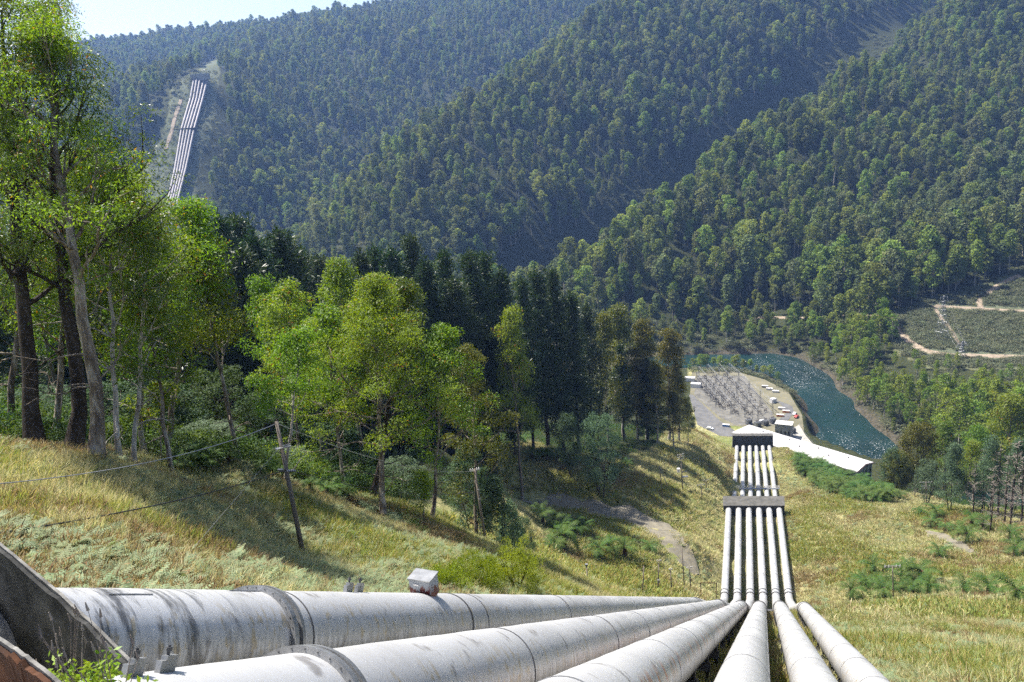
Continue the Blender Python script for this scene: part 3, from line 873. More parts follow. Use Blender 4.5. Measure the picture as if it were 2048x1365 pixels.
# ------------------------------------------------------------------ the setting: ground, river, tracks
def structure(o): o['kind'] = 'structure'; return o
def img_poly(px, py, poly): return in_poly(px, py, np.array(poly, float))
OUR_BANK = np.array([(-900, -300), (-900, 760), (-480, 745), (-200, 755), (70, 690), (143, 637), (198, 600), (213, 549), (209, 459), (236, 372), (300, 292), (420, 215), (900, 60), (900, -300)], float)
CORRIDOR = [at(*a) for a in ((1085, 592, 940), (1165, 520, 995), (1258, 440, 1040), (1388, 360, 1115), (1508, 275, 1205), (1650, 195, 1305), (1870, 42, 1500))]
FAR_CLEAR = [(428, 118), (440, 120), (425, 240), (398, 330), (375, 480), (255, 480), (285, 350), (335, 250), (345, 170), (395, 140)]
RIGHT_CLEAR = [(1765, 632), (1850, 606), (1900, 590), (1990, 566), (2070, 520), (2120, 740), (1860, 735), (1790, 700)]
FAR_CUT = [(418, 138), (455, 140), (458, 260), (432, 360), (405, 540), (215, 540), (255, 380), (300, 280), (312, 200), (380, 172)]
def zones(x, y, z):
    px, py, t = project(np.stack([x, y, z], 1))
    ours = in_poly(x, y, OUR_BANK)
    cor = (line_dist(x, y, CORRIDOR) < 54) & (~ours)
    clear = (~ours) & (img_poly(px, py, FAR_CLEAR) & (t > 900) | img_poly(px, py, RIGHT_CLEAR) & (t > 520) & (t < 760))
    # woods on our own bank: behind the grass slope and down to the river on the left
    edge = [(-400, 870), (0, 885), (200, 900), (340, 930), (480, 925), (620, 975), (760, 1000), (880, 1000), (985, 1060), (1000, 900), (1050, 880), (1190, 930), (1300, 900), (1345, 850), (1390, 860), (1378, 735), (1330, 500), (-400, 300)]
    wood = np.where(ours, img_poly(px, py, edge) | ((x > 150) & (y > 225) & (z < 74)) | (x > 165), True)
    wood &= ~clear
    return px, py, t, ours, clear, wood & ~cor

na, nr = 560, 560
ang = np.radians(np.linspace(-62, 62, na)); rr = 3.0 * np.exp(np.linspace(0, math.log(3000 / 3.0), nr))
A_, R_ = np.meshgrid(ang, rr, indexing='ij'); gx = (R_ * np.sin(A_)).ravel(); gy = (R_ * np.cos(A_)).ravel() - 2.0
gz = height(gx, gy)
px_, py_, t_, ours_, clear_, wood_ = zones(gx, gy, gz)
pd_ = poly_dist(gx, gy, PAD)
bank_ = np.clip(smooth01(4.2, 2.0, gz) * (np.hypot(gx, gy) > 300) * (pd_ > 3), 0, 1) * .9
i_ = np.arange(na - 1)[:, None] * nr + np.arange(nr - 1)[None]
quads = np.stack([i_, i_ + nr, i_ + nr + 1, i_ + 1], -1).reshape(-1, 4)
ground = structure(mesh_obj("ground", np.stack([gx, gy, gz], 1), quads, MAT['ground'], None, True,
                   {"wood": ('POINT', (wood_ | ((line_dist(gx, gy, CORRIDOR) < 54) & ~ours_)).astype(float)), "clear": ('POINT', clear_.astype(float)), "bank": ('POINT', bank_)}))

wx, wy = np.meshgrid(np.arange(-520, 560, 6.0), np.arange(200, 800, 6.0), indexing='ij')
nwx, nwy = wx.shape
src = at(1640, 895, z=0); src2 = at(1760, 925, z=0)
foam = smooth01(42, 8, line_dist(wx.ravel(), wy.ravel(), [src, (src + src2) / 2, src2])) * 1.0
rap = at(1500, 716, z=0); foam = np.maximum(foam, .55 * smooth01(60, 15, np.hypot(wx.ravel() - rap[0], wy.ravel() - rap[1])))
glitter_c = at(1585, 750, z=0); foam = np.maximum(foam, .85 * smooth01(75, 15, np.hypot(wx.ravel() - glitter_c[0], wy.ravel() - glitter_c[1])))  # painted sun glitter: white flecks on the upper reach, not foam
i_ = np.arange(nwx - 1)[:, None] * nwy + np.arange(nwy - 1)[None]
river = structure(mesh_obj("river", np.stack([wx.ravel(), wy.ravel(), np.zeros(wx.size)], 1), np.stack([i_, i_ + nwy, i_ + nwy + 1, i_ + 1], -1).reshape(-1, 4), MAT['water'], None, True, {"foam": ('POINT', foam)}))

def strip(name, pts, width, mat, lift=.1, sub=14, rag=.12, seed=1, taper=False):
    """a track laid on the terrain along world points"""
    rs = np.random.RandomState(seed)
    pts = np.array([np.asarray(p)[:2] for p in pts])
    seg = np.concatenate([[0], np.cumsum(np.linalg.norm(np.diff(pts, axis=0), axis=1))])
    n = max(12, int(seg[-1] / max(1.5, width / 3)))
    s = np.linspace(0, seg[-1], n)
    # smooth through the points
    c = np.stack([np.interp(s, seg, pts[:, k]) for k in (0, 1)], 1)
    for _ in range(6): c[1:-1] = (c[:-2] + 2 * c[1:-1] + c[2:]) / 4
    d = np.gradient(c, axis=0); d /= np.linalg.norm(d, axis=1)[:, None]; nrm = np.stack([-d[:, 1], d[:, 0]], 1)
    k = 7
    w = np.linspace(-.5, .5, k)[None] * width * (1 + rag * rs.normal(size=(n, 1)))
    if taper: e_ = np.linspace(0, 1, n)[:, None]; w = w * np.clip(np.minimum(e_, 1 - e_) * 4.5 + .08, 0, 1) ** .6
    q = c[:, None] + nrm[:, None] * w[..., None]
    z = height(q[..., 0].ravel(), q[..., 1].ravel()).reshape(n, k)
    z = z * .35 + z.mean(1, keepdims=True) * .65 if width < 12 else z
    z = np.maximum(z, height(q[..., 0].ravel(), q[..., 1].ravel()).reshape(n, k)) + lift
    z[:, 0] -= lift * 3; z[:, -1] -= lift * 3
    v = np.concatenate([q, z[..., None]], -1).reshape(-1, 3)
    i = np.arange(n - 1)[:, None] * k + np.arange(k - 1)[None]
    return structure(mesh_obj(name, v, np.stack([i, i + k, i + k + 1, i + 1], -1).reshape(-1, 4), mat))
def g_at(px, py, t0=None, lo=15, hi=2600):
    """where the ray through (px, py) meets the terrain; searched near depth t0 when given"""
    ts = np.linspace(lo, hi, 2400) if t0 is None else np.linspace(t0 * .75, t0 * 1.3, 700)
    r = ray(px, py); q = ts[:, None] * r[None] + np.array([0, 0, CZ])
    d = q[:, 2] - height(q[:, 0], q[:, 1])
    k = np.where((d[:-1] > 0) & (d[1:] <= 0))[0]
    j = k[0] if len(k) else int(np.argmin(np.abs(d)))
    p = q[j].copy(); p[2] = hz(p[0], p[1]); return p
strip("dirt_road", [g_at(*a) for a in ((1770, 632, 640), (1795, 650, 630), (1815, 680, 605), (1850, 703, 590), (1900, 711, 583), (1980, 713, 577), (2080, 711, 575))], 7.5, MAT['track'], .35)
strip("dirt_road", [g_at(*a) for a in ((1872, 612, 655), (1930, 616, 650), (1990, 620, 645), (2080, 622, 640))], 6.5, MAT['track'], .35, seed=2)
strip("dirt_road", [g_at(*a) for a in ((1962, 618, 648), (1958, 602, 660), (1975, 586, 672), (2000, 568, 685), (2040, 550, 695))], 6.5, MAT['track'], .35, seed=3)
strip("dirt_road", [g_at(*a) for a in ((1868, 612, 655), (1885, 640, 635), (1905, 665, 618), (1918, 690, 600))], 4.0, MAT['track'], .35, seed=4)
strip("dirt_road", [g_at(*a) for a in ((1440, 640, 745), (1520, 634, 745), (1600, 636, 715), (1680, 632, 680), (1765, 630, 645))], 5.0, MAT['track'], .4, seed=5)
strip("gravel_track", [g_at(*a) for a in ((1035, 997, 236), (1080, 1000, 236), (1130, 1003, 240), (1190, 1018, 238), (1250, 1032, 236), (1300, 1048, 232), (1330, 1075, 220), (1350, 1105, 208), (1378, 1130, 198), (1392, 1150, 192))], 11.0, MAT['grey_track'], .1, seed=6, rag=.22, taper=True)
strip("gravel_track", [g_at(*a) for a in ((1855, 1062, 238), (1885, 1072, 232), (1915, 1088, 224), (1945, 1105, 214))], 5.5, MAT['grey_track'], .1, seed=7, rag=.3, taper=True)
strip("gravel_track", [g_at(*a) for a in ((332, 300, 1230), (345, 260, 1250), (350, 235, 1270), (362, 200, 1300))], 8, MAT['track'], 1.2, seed=8)

# ------------------------------------------------------------------ the far forest
rs = np.random.RandomState(77)
FAR_K = [far_gum_parts(500 + i, 30.0, 'far_leaf' if i % 5 < 3 else 'dull_leaf') for i in range(10)] + [far_gum_parts(520 + i, 30.0, 'dull_leaf' if i else 'far_leaf', 60, 1.1, .75, True) for i in range(3)]
BANK_K = [far_gum_parts(600 + i, 24.0, 'bank_leaf', 60, .85, .55) for i in range(6)]
cand = []
for (y0, y1, sp) in ((240, 640, 8.5), (640, 1000, 10.8), (1000, 1500, 11.2), (1500, 2750, 12.5)):
    gx2, gy2 = np.meshgrid(np.arange(-1300, 1500, sp), np.arange(y0, y1, sp), indexing='ij')
    q = np.stack([gx2.ravel(), gy2.ravel()], 1) + rs.uniform(-.5, .5, (gx2.size, 2)) * sp
    cand.append(q)
cand = np.concatenate(cand)
keep = np.abs(cand[:, 0]) < cand[:, 1] * .80 + 40
cand = cand[keep]
cz = height(cand[:, 0], cand[:, 1])
ours = in_poly(cand[:, 0], cand[:, 1], OUR_BANK)
px, py, t, _, clear, wood = zones(cand[:, 0], cand[:, 1], cz)
ok = (~ours) & wood & (cz > 1.3) & ~(img_poly(px, py, FAR_CUT) & (t > 900)) & (px > -160) & (px < 2210) & (py > -60) & (py < 1120)
# thinner, lower growth along the river edge and beside the roads
thin = fbm(cand[:, 0], cand[:, 1], 60, 41, 3)
ok &= rs.uniform(size=len(cand)) < np.where(t < 640, .92, .9 + thin * 1.3)
roads_img = [[(1770, 632), (1815, 680), (1850, 703), (1980, 713), (2080, 711)], [(1440, 642), (1600, 638), (1765, 632)]]
for L in roads_img:
    dd = line_dist(px, py, [np.array(p, float) for p in L])
    ok &= ~((dd < np.where(py > np.interp(px, [p[0] for p in L], [p[1] for p in L]), 13, 5)) & (t > 540) & (t < 800))
cl_edge = (px > 1765) & (py > 700) & (py < 800) & (t < 640)
ok &= ~cl_edge | (rs.uniform(size=len(cand)) < .45)
FT = np.concatenate([cand[ok], cz[ok, None]], 1); FTt = t[ok]; FTp = np.stack([px[ok], py[ok]], 1)
Hs = np.where(FTt < 640, rs.uniform(.65, 1.25, len(FT)), rs.uniform(.62, 1.15, len(FT)) * rs.uniform(.8, 1.35, len(FT)))
Hs = Hs * (1 + .9 * fbm(FT[:, 0], FT[:, 1], 110, 57, 2)) * np.where(rs.uniform(size=len(FT)) < .12, 1.25, 1)
hollow = smooth01(2, 22, FT[:, 2]); Hs *= .62 + .38 * hollow
Hs *= np.where((FTp[:, 0] > 1765) & (FTp[:, 1] > 690) & (FTp[:, 1] < 800) & (FTt < 640), .55, 1)
inframe = (FTp[:, 0] > 0) & (FTp[:, 0] < 2048) & (FTp[:, 1] > -10)
order = np.argsort(np.where(inframe, FTt, 1e9))
single = order[:300]; rest = np.ones(len(FT), bool); rest[single] = False
def far_label(p, x, y):
    side = "towards the left" if x < 1480 else "above the river bend" if x < 1640 else "towards the road's end" if x < 1780 else "towards the right edge"
    if y < 720 and x < 1640 and y > 640: return ("tall gum tree in the dark belt on the far river bank, %s" % side, "gum trees on the far river bank")
    if x >= 1600 and y > 720:
        w = "at the water's edge" if y > 860 - (1790 - x) * .75 and x < 1800 else "on the lower bank opposite the power house" if y > 800 else "just below the dirt road"
        return ("round crowned gum tree right of the river, %s" % w, "gum trees on the bank right of the river")
    if x >= 1640 and y > 590: return ("gum tree beside the scrub clearing with dirt roads, %s" % side, "gum trees around the scrub clearing")
    return ("gum tree in the forest just above the river and road, %s" % side, "gum trees at the foot of the forested ridges")
for n_, j in enumerate(single):
    bank = FTt[j] < 640
    K = (BANK_K if bank else FAR_K)[n_ % (6 if bank else 10)]
    lb, gp = far_label(FTp[j], FTp[j, 0], FTp[j, 1])
    o = thing("gum_tree", lb, "tree", FT[j] - (0, 0, .3), rs.uniform(0, 6.28), gp, Hs[j])
    o.scale = (Hs[j] * rs.uniform(.9, 1.2), Hs[j] * rs.uniform(.9, 1.2), Hs[j])
    inst("trunk", K[0], o); inst("crown", K[1], o, kind='stuff')
FAR_V = []
for i, K in enumerate(FAR_K):
    o = bpy.data.objects.new("far_tree", joined("far_tree", K)); FAR_V.append(o)
R3 = np.zeros((rest.sum(), 3)); R3[:, 2] = rs.uniform(0, 6.28, len(R3)); R3[:, :2] = rs.normal(size=(len(R3), 2)) * .04
S3 = Hs[rest][:, None] * np.stack([rs.uniform(.85, 1.2, len(R3)), rs.uniform(.85, 1.2, len(R3)), np.ones(len(R3))], 1)
scatter("forest", FAR_V, FT[rest] - (0, 0, .3), R3, S3, rs.choice(13, len(R3), p=[.085] * 10 + [.05] * 3), "dense gum forest covering the ridges across the valley", "forest")

# low scrub: forest floor, corridor, clearings, river banks
BU = [bpy.data.objects.new("scrub_bush", bush_mesh(700 + i)) for i in range(5)]
q = np.stack([rs.uniform(-900, 1100, 60000), rs.uniform(330, 1500, 60000)], 1)
q = q[np.abs(q[:, 0]) < q[:, 1] * .75 + 20]
qz = height(q[:, 0], q[:, 1])
px, py, t, ours2, clear2, wood2 = zones(q[:, 0], q[:, 1], qz)
vis = (px > -60) & (px < 2110) & (py > 0) & (py < 1050) & (qz > 1.0)
corr2 = (line_dist(q[:, 0], q[:, 1], CORRIDOR) < 54) & ~ours2
p_keep = np.where(clear2 | corr2, 1.0, np.where(qz < 7, 1.0, .28)) * np.where(t > 900, .75, 1)
vis &= (~ours2) & (rs.uniform(size=len(q)) < p_keep)
for L in roads_img + [[(1872, 612), (1930, 616), (2080, 622)], [(1962, 618), (1958, 602), (2000, 568), (2040, 550)], [(1868, 612), (1918, 690)]]:
    vis &= line_dist(px, py, [np.array(p, float) for p in L]) > 7
q, qz, tq, cq = q[vis], qz[vis], t[vis], clear2[vis]
# the bushes on the scrub clearing are low and dense
ex = np.stack([rs.uniform(290, 470, 9000), rs.uniform(520, 720, 9000)], 1); exz = height(ex[:, 0], ex[:, 1])
px, py, t, o3, c3, _ = zones(ex[:, 0], ex[:, 1], exz); k3 = c3 & ~o3
for L in roads_img + [[(1872, 612), (1930, 616), (2080, 622)], [(1962, 618), (1958, 602), (2000, 568), (2040, 550)], [(1868, 612), (1918, 690)]]:
    k3 &= line_dist(px, py, [np.array(p, float) for p in L]) > 6
ex2 = np.stack([rs.uniform(-640, -330, 9000), rs.uniform(980, 1560, 9000)], 1)[:7000]; e2z = height(ex2[:, 0], ex2[:, 1])
_, _, _, o4, c4, _ = zones(ex2[:, 0], ex2[:, 1], e2z); k4 = c4 & ~o4
q = np.concatenate([q, ex[k3], ex2[k4]]); qz = np.concatenate([qz, exz[k3], e2z[k4]]); cq = np.concatenate([cq, np.ones(k3.sum() + k4.sum(), bool)])
S = np.where(cq, rs.uniform(1.0, 2.1, len(q)) ** 2, rs.uniform(2.0, 5.5, len(q)))
scatter("scrub", BU, np.stack([q[:, 0], q[:, 1], qz - .2], 1), np.stack([rs.normal(size=len(q)) * .1, rs.normal(size=len(q)) * .1, rs.uniform(0, 6.28, len(q))], 1),
        S[:, None] * np.stack([rs.uniform(.9, 1.4, len(q)), rs.uniform(.9, 1.4, len(q)), rs.uniform(.6, 1.0, len(q))], 1), rs.randint(0, 5, len(q)),
        "low grey green scrub on the clearings, river banks and forest floor", "scrub")

# ------------------------------------------------------------------ the six pipes
PR = .95
def pipe_path(pts, step=1.2, bend=3.0):
    """polyline through pts with rounded bends"""
    pts = [np.asarray(p, float) for p in pts]
    out = [pts[0]]
    for i in range(1, len(pts) - 1):
        a, b, c = pts[i - 1], pts[i], pts[i + 1]
        u = (a - b) / np.linalg.norm(a - b); w = (c - b) / np.linalg.norm(c - b)
        p, q = b + u * bend, b + w * bend
        for s in np.linspace(0, 1, 9): out.append((1 - s) ** 2 * p + 2 * s * (1 - s) * b + s * s * q)
    out.append(pts[-1])
    res = [out[0]]
    for a, b in zip(out[:-1], out[1:]):
        n = max(1, int(np.linalg.norm(b - a) / step))
        for k in range(1, n + 1): res.append(a + (b - a) * k / n)
    return np.array(res)
def pipe_run(name, pts, r, mat, parent, sides=40, s0=0.0, step=1.2, seed=0):
    path = pipe_path(pts, step)
    d = np.gradient(path, axis=0); d /= np.linalg.norm(d, axis=1)[:, None]
    x = np.cross(d, (0, 0, 1.0)); x /= np.linalg.norm(x, axis=1)[:, None]; u = np.cross(x, d)
    a = np.linspace(-math.pi, math.pi, sides, endpoint=False)
    s = s0 + np.concatenate([[0], np.cumsum(np.linalg.norm(np.diff(path, axis=0), axis=1))])
    rr = r * (1 + .006 * np.sin(s * 2.1 + seed) * np.sin(s * .7))      # plates are not perfectly even
    v = path[:, None] + rr[:, None, None] * (np.cos(a)[None, :, None] * u[:, None] + np.sin(a)[None, :, None] * x[:, None])
    n = len(path)
    i = np.arange(n - 1)[:, None] * sides; j = np.arange(sides)[None]; j2 = (j + 1) % sides
    f = np.stack([i + j, i + j2, i + sides + j2, i + sides + j], -1).reshape(-1, 4)
    al = np.repeat(s, sides); ar = np.tile((1 - np.cos(a)) / 2, n); sd = np.tile(a / math.pi, n)
    return mesh_obj(name, v.reshape(-1, 3), f, mat, parent, True, {"along": ('POINT', al), "around": ('POINT', ar), "side": ('POINT', sd)})
def ring(name, c, d, r_in, r_out, width, mat, parent, sides=40):
    R = frame(d); a = np.linspace(0, 2 * math.pi, sides, endpoint=False)
    V = []
    for r, y in ((r_in, -width / 2), (r_out, -width / 2), (r_out, width / 2), (r_in, width / 2)):
        V.append(np.stack([np.cos(a) * r, np.full(sides, y), np.sin(a) * r], 1) @ R.T + c)
    F_ = [(k * sides + j, k * sides + (j + 1) % sides, ((k + 1) % 4) * sides + (j + 1) % sides, ((k + 1) % 4) * sides + j) for k in range(4) for j in range(sides)]
    return mesh_obj(name, np.concatenate(V), F_, mat, parent, False)
bolt_me = None
def bolts(parent, c, d, r, n, off, size=.035):
    global bolt_me
    if bolt_me is None:
        b = MB(); b.tube([(0, -.035, 0), (0, .035, 0)], [1 * .035, .035], 6); o = b.build("bolt", MAT['steel_dark']); bolt_me = o.data; bpy.data.objects.remove(o)
    R = frame(d)
    for k in range(n):
        a = 2 * math.pi * k / n
        p = c + R @ np.array([math.cos(a) * r, off, math.sin(a) * r])
        inst("bolt", bolt_me, parent, p, Matrix(R.tolist()).to_euler(), (size / .035,) * 3)
def on_line(L, x):
    """point on the upper run whose image x is nearest to x"""
    s = np.linspace(0, 1, 3000)[:, None]; q = L['start'] * (1 - s) + L['crest'] * s
    px, _, t = project(q); px = np.where(t > 2, px, 1e9); return q[int(np.argmin(np.abs(px - x)))]
PLAB = ["leftmost large silver pipe, coming out of the black concrete anchor block", "second silver pipe from the left, with a flange in the foreground",
        "third silver pipe from the left, streaked with orange rust", "fourth silver pipe from the left, running nearly straight down the picture",
        "fifth silver pipe from the left, second from the right", "rightmost silver pipe, beside the open grass on the right"]
PTH = []
for i, L in enumerate(PIPES):
    T = thing("penstock_pipe", PLAB[i], "pipe", (0, 0, 0), 0, "six silver penstock pipes running down to the power station"); PTH.append(T)
    ln = np.linalg.norm(L['crest'] - L['start'])
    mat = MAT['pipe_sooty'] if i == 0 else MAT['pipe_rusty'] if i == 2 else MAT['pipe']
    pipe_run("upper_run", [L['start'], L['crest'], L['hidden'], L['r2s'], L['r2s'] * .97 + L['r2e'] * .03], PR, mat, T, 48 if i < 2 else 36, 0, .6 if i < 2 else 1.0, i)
    w = L['r2e'] - L['r2s']
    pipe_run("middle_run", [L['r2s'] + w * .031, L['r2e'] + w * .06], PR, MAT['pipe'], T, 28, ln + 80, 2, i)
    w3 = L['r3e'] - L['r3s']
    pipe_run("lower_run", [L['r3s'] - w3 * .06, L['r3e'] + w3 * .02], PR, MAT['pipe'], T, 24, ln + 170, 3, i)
    dn = w / np.linalg.norm(w)
    for f_ in (.045, .075): ring("collar", L['r2s'] + w * f_, w, PR - .02, PR + .16, .3, MAT['steel_dark'] if f_ < .05 else MAT['galv'], T, 24)
    for f_ in (.22, .42, .62, .82): ring("weld_band", L['r2s'] + w * f_, w, PR - .02, PR + .03, .12, MAT['galv'], T, 24)
    for f_ in (.12, .4, .66, .9): ring("collar", L['r3s'] + w3 * f_, w3, PR - .02, PR + .1, .35, MAT['galv'], T, 20)
    # bands along the upper run
    rs = np.random.RandomState(40 + i)
    s = 17.0 + rs.uniform(0, 4)
    while s < ln - 8:
        ring("weld_band", L['start'] + L['d'] * s, L['d'], PR - .02, PR + .014, .05, MAT['steel_dark'] if rs.uniform() < .3 else MAT['galv'], T, 48); s += rs.uniform(8, 13)
    for f_ in (6.0, 2.0): ring("collar", L['crest'] - L['d'] * f_, L['d'], PR - .02, PR + .07, .16, MAT['steel_dark'], T, 32)
    # saddle legs down to the slope
    for s in np.arange(14, ln, 7.5):
        p = L['start'] + L['d'] * s
        x = np.cross(L['d'], (0, 0, 1.0)); x /= np.linalg.norm(x)
        b = MB()
        for sg in (-1, 1):
            q = p + x * sg * .8; zg = hz(q[0], q[1]) - .3
            if q[2] - .45 > zg + .1: b.tube([(q[0], q[1], q[2] - .45), (q[0], q[1], zg)], [.09, .09], 6)
        R = frame(L['d']); b.box((p[0], p[1], p[2] - 1.12), (1.9, .35, .4), R)
        b.build("saddle", MAT['steel_dark'], T)
# flanges in the foreground
p = on_line(PIPES[0], 497); d = PIPES[0]['d']
fl = ring("flange", p, d, PR - .02, PR + .095, .14, MAT['galv'], PTH[0], 64); bolts(fl, p, d, PR + .055, 32, -.075, .011)
ring("flange_plate", p + d * .24, d, PR - .02, PR + .1, .1, MAT['galv'], PTH[0], 64)
ring("weld_band", p + d * .75, d, PR - .02, PR + .012, .04, MAT['steel_dark'], PTH[0], 64)
ring("weld_band", on_line(PIPES[0], 888), d, PR - .02, PR + .02, .1, MAT['steel_dark'], PTH[0], 64)
p = on_line(PIPES[1], 590); d2 = PIPES[1]['d']
fl = ring("flange", p, d2, PR - .02, PR + .095, .14, MAT['galv'], PTH[1], 64); bolts(fl, p, d2, PR + .055, 32, -.075, .011)
ring("flange_plate", p + d2 * .22, d2, PR - .02, PR + .09, .1, MAT['galv'], PTH[1], 64)
# longitudinal welds on the first pipe
def weld(i, x0, x1, ang, parent):
    a, b = on_line(PIPES[i], x0), on_line(PIPES[i], x1); dd = PIPES[i]['d']
    x = np.cross(dd, (0, 0, 1.0)); x /= np.linalg.norm(x); u = np.cross(x, dd); o = (u * math.cos(ang) + x * math.sin(ang)) * (PR + .005)
    m = MB(); m.tube([a + o, b + o], [.014, .014], 5); m.build("weld_seam", MAT['galv'], parent)
weld(0, 150, 245, .35, PTH[0]); weld(0, 430, 500, .1, PTH[0])
# lugs with bolts, riding on top of the pipes
def lug(i, x, parent, ang=0.0, s=1.0):
    c = on_line(PIPES[i], x); dd = PIPES[i]['d']; R = frame(dd)
    xx = R[:, 0]; u = R[:, 2]; o = c + (u * math.cos(ang) + xx * math.sin(ang)) * PR
    m = MB()
    m.box(o + u * .07 * s, (.09 * s, .3 * s, .16 * s), R); m.box(o + u * .17 * s + R[:, 1] * .05 * s, (.1 * s, .22 * s, .08 * s), R)
    b = m.build("clamp_lug", MAT['galv'], parent)
    m = MB(); m.tube([o + u * .2 * s, o + u * .34 * s], [.022 * s, .022 * s], 6); m.tube([o + u * .26 * s, o + u * .31 * s], [.045 * s, .045 * s], 6)
    m.build("bolt", MAT['steel_dark'], b)
lug(0, 690, PTH[0], -.1); lug(0, 712, PTH[0], -.1)
lug(1, 215, PTH[1], .0, .75); lug(1, 290, PTH[1], .0, .75)
# cabinet on the first pipe
c = on_line(PIPES[0], 858); R = frame(d)
top_ = c + np.array([0, 0, PR])
T = thing("instrument_cabinet", "grey metal cabinet with dark red rust riding on the leftmost pipe", "cabinet", top_ + (0, 0, .1))
T.rotation_euler = (0, 0, math.radians(-22))
m = MB(); m.box((0, 0, .34), (.66, .5, .62)); m.build("body", MAT['box_grey'], T)
m = MB(); m.box((0, 0, .665), (.72, .56, .035)); m.build("lid", MAT['galv'], T)
m = MB(); m.box((-.1, -.262, .5), (.16, .02, .05)); m.build("name_plate", MAT['insulator'], T)
m = MB(); m.box((-.22, 0, -.02), (.08, .5, .16)); m.box((.22, 0, -.1), (.08, .5, .3)); m.build("bracket", MAT['galv'], T)

# crest beam under the pipe ends, blocks, walkway
a, b = at(1484, 1224, t=148), at(1642, 1222, t=146)
m = MB(); u = (b - a); R = frame(np.cross(u, (0, 0, 1)))
T = thing("support_beam", "dark steel beam carrying the six pipes where the slope steepens", "beam", (a + b) / 2)
m.box((0, 0, 0), (np.linalg.norm(u), .6, .5), R); m.build("girder", MAT['steel_dark'], T)
for f_ in (-.42, -.14, .14, .42):
    q = (a + b) / 2 + u * f_; m = MB(); m.box((u * f_) + (0, 0, -1.2), (.3, .3, 2.2), R); m.build("post", MAT['steel_dark'], T)

def block(name, label, px0, px1, y_front, y_back, t_front, drop, lip, mat):
    zc = at((px0 + px1) / 2, y_front, t=t_front)[2]
    fl_, fr_, bl_, br_ = (at(px0, y_front, z=zc), at(px1, y_front, z=zc), at(px0 - 1, y_back, z=zc), at(px1 - 1, y_back, z=zc))
    c = (fl_ + fr_ + bl_ + br_) / 4
    T = thing(name, label, "concrete block", c - (0, 0, drop), 0, "concrete blocks anchoring the pipes")
    V = []
    for zo, gr in ((0, 0), (-drop, .03)):
        for q in (fl_, fr_, br_, bl_): V.append((q - c) * (1 + gr) + (0, 0, zo + drop))
    mesh_obj("body", np.array(V), [(0, 1, 2, 3), (7, 6, 5, 4), (0, 4, 5, 1), (1, 5, 6, 2), (2, 6, 7, 3), (3, 7, 4, 0)], mat, T, False)
    V = []
    for zo in (drop + .02, drop + lip):
        for q in (fl_, fr_, br_, bl_): V.append((q - c) * 1.012 + (0, 0, zo))
    cp = mesh_obj("cap", np.array(V), [(3, 2, 1, 0), (4, 5, 6, 7), (0, 1, 5, 4), (1, 2, 6, 5), (2, 3, 7, 6), (3, 0, 4, 7)], MAT['concrete_cap'], T, False)
    return T, zc, (fl_, fr_, br_, bl_)
T, zc1, B1 = block("anchor_block", "long dark concrete block across the six pipes halfway down", 1447, 1569, 1013, 994, 261, 7.0, .25, MAT['concrete_dark'])
T, zc2, B2 = block("anchor_block", "black fronted concrete block where the pipes end above the white roof", 1466, 1546, 873, 868, 419, 9.0, .3, MAT['concrete_dark'])
m = MB()
q = B2[3] * .5 + B2[2] * .5; m.tube([q - np.array(T.location), q - np.array(T.location) + (0, 0, 1.6)], [.06, .06], 5); m.build("lamp_post", MAT['steel_dark'], T)

T = thing("walkway", "slim white railed walkway crossing above the lower pipes behind the dark block", "walkway", PIPES[2]['r3s'])
l0, r0 = PIPES[0]['r3s'] * .93 + PIPES[0]['r3e'] * .07, PIPES[5]['r3s'] * .93 + PIPES[5]['r3e'] * .07
e = (r0 - l0) / np.linalg.norm(r0 - l0); l0 = l0 - e * 2 + (0, 0, 1.15); r0 = r0 + e * 2 + (0, 0, 1.15); o_ = np.array(T.location)
m = MB(); m.box((l0 + r0) / 2 - o_, (np.linalg.norm(r0 - l0), .9, .12), frame(np.cross((0, 0, 1), e))); m.build("deck", MAT['galv'], T)
nrm = np.cross(e, (0, 0, 1))
for sg in (-1, 1):
    for h in (.55, 1.1):
        m = MB(); m.tube([l0 - o_ + nrm * .42 * sg + (0, 0, h), r0 - o_ + nrm * .42 * sg + (0, 0, h)], [.05, .05], 5); m.build("rail", MAT['insulator'], T)
    for k in range(9):
        q = l0 + (r0 - l0) * k / 8 - o_ + nrm * .42 * sg; m = MB(); m.tube([q, q + (0, 0, 1.1)], [.045, .045], 5); m.build("stanchion", MAT['insulator'], T)

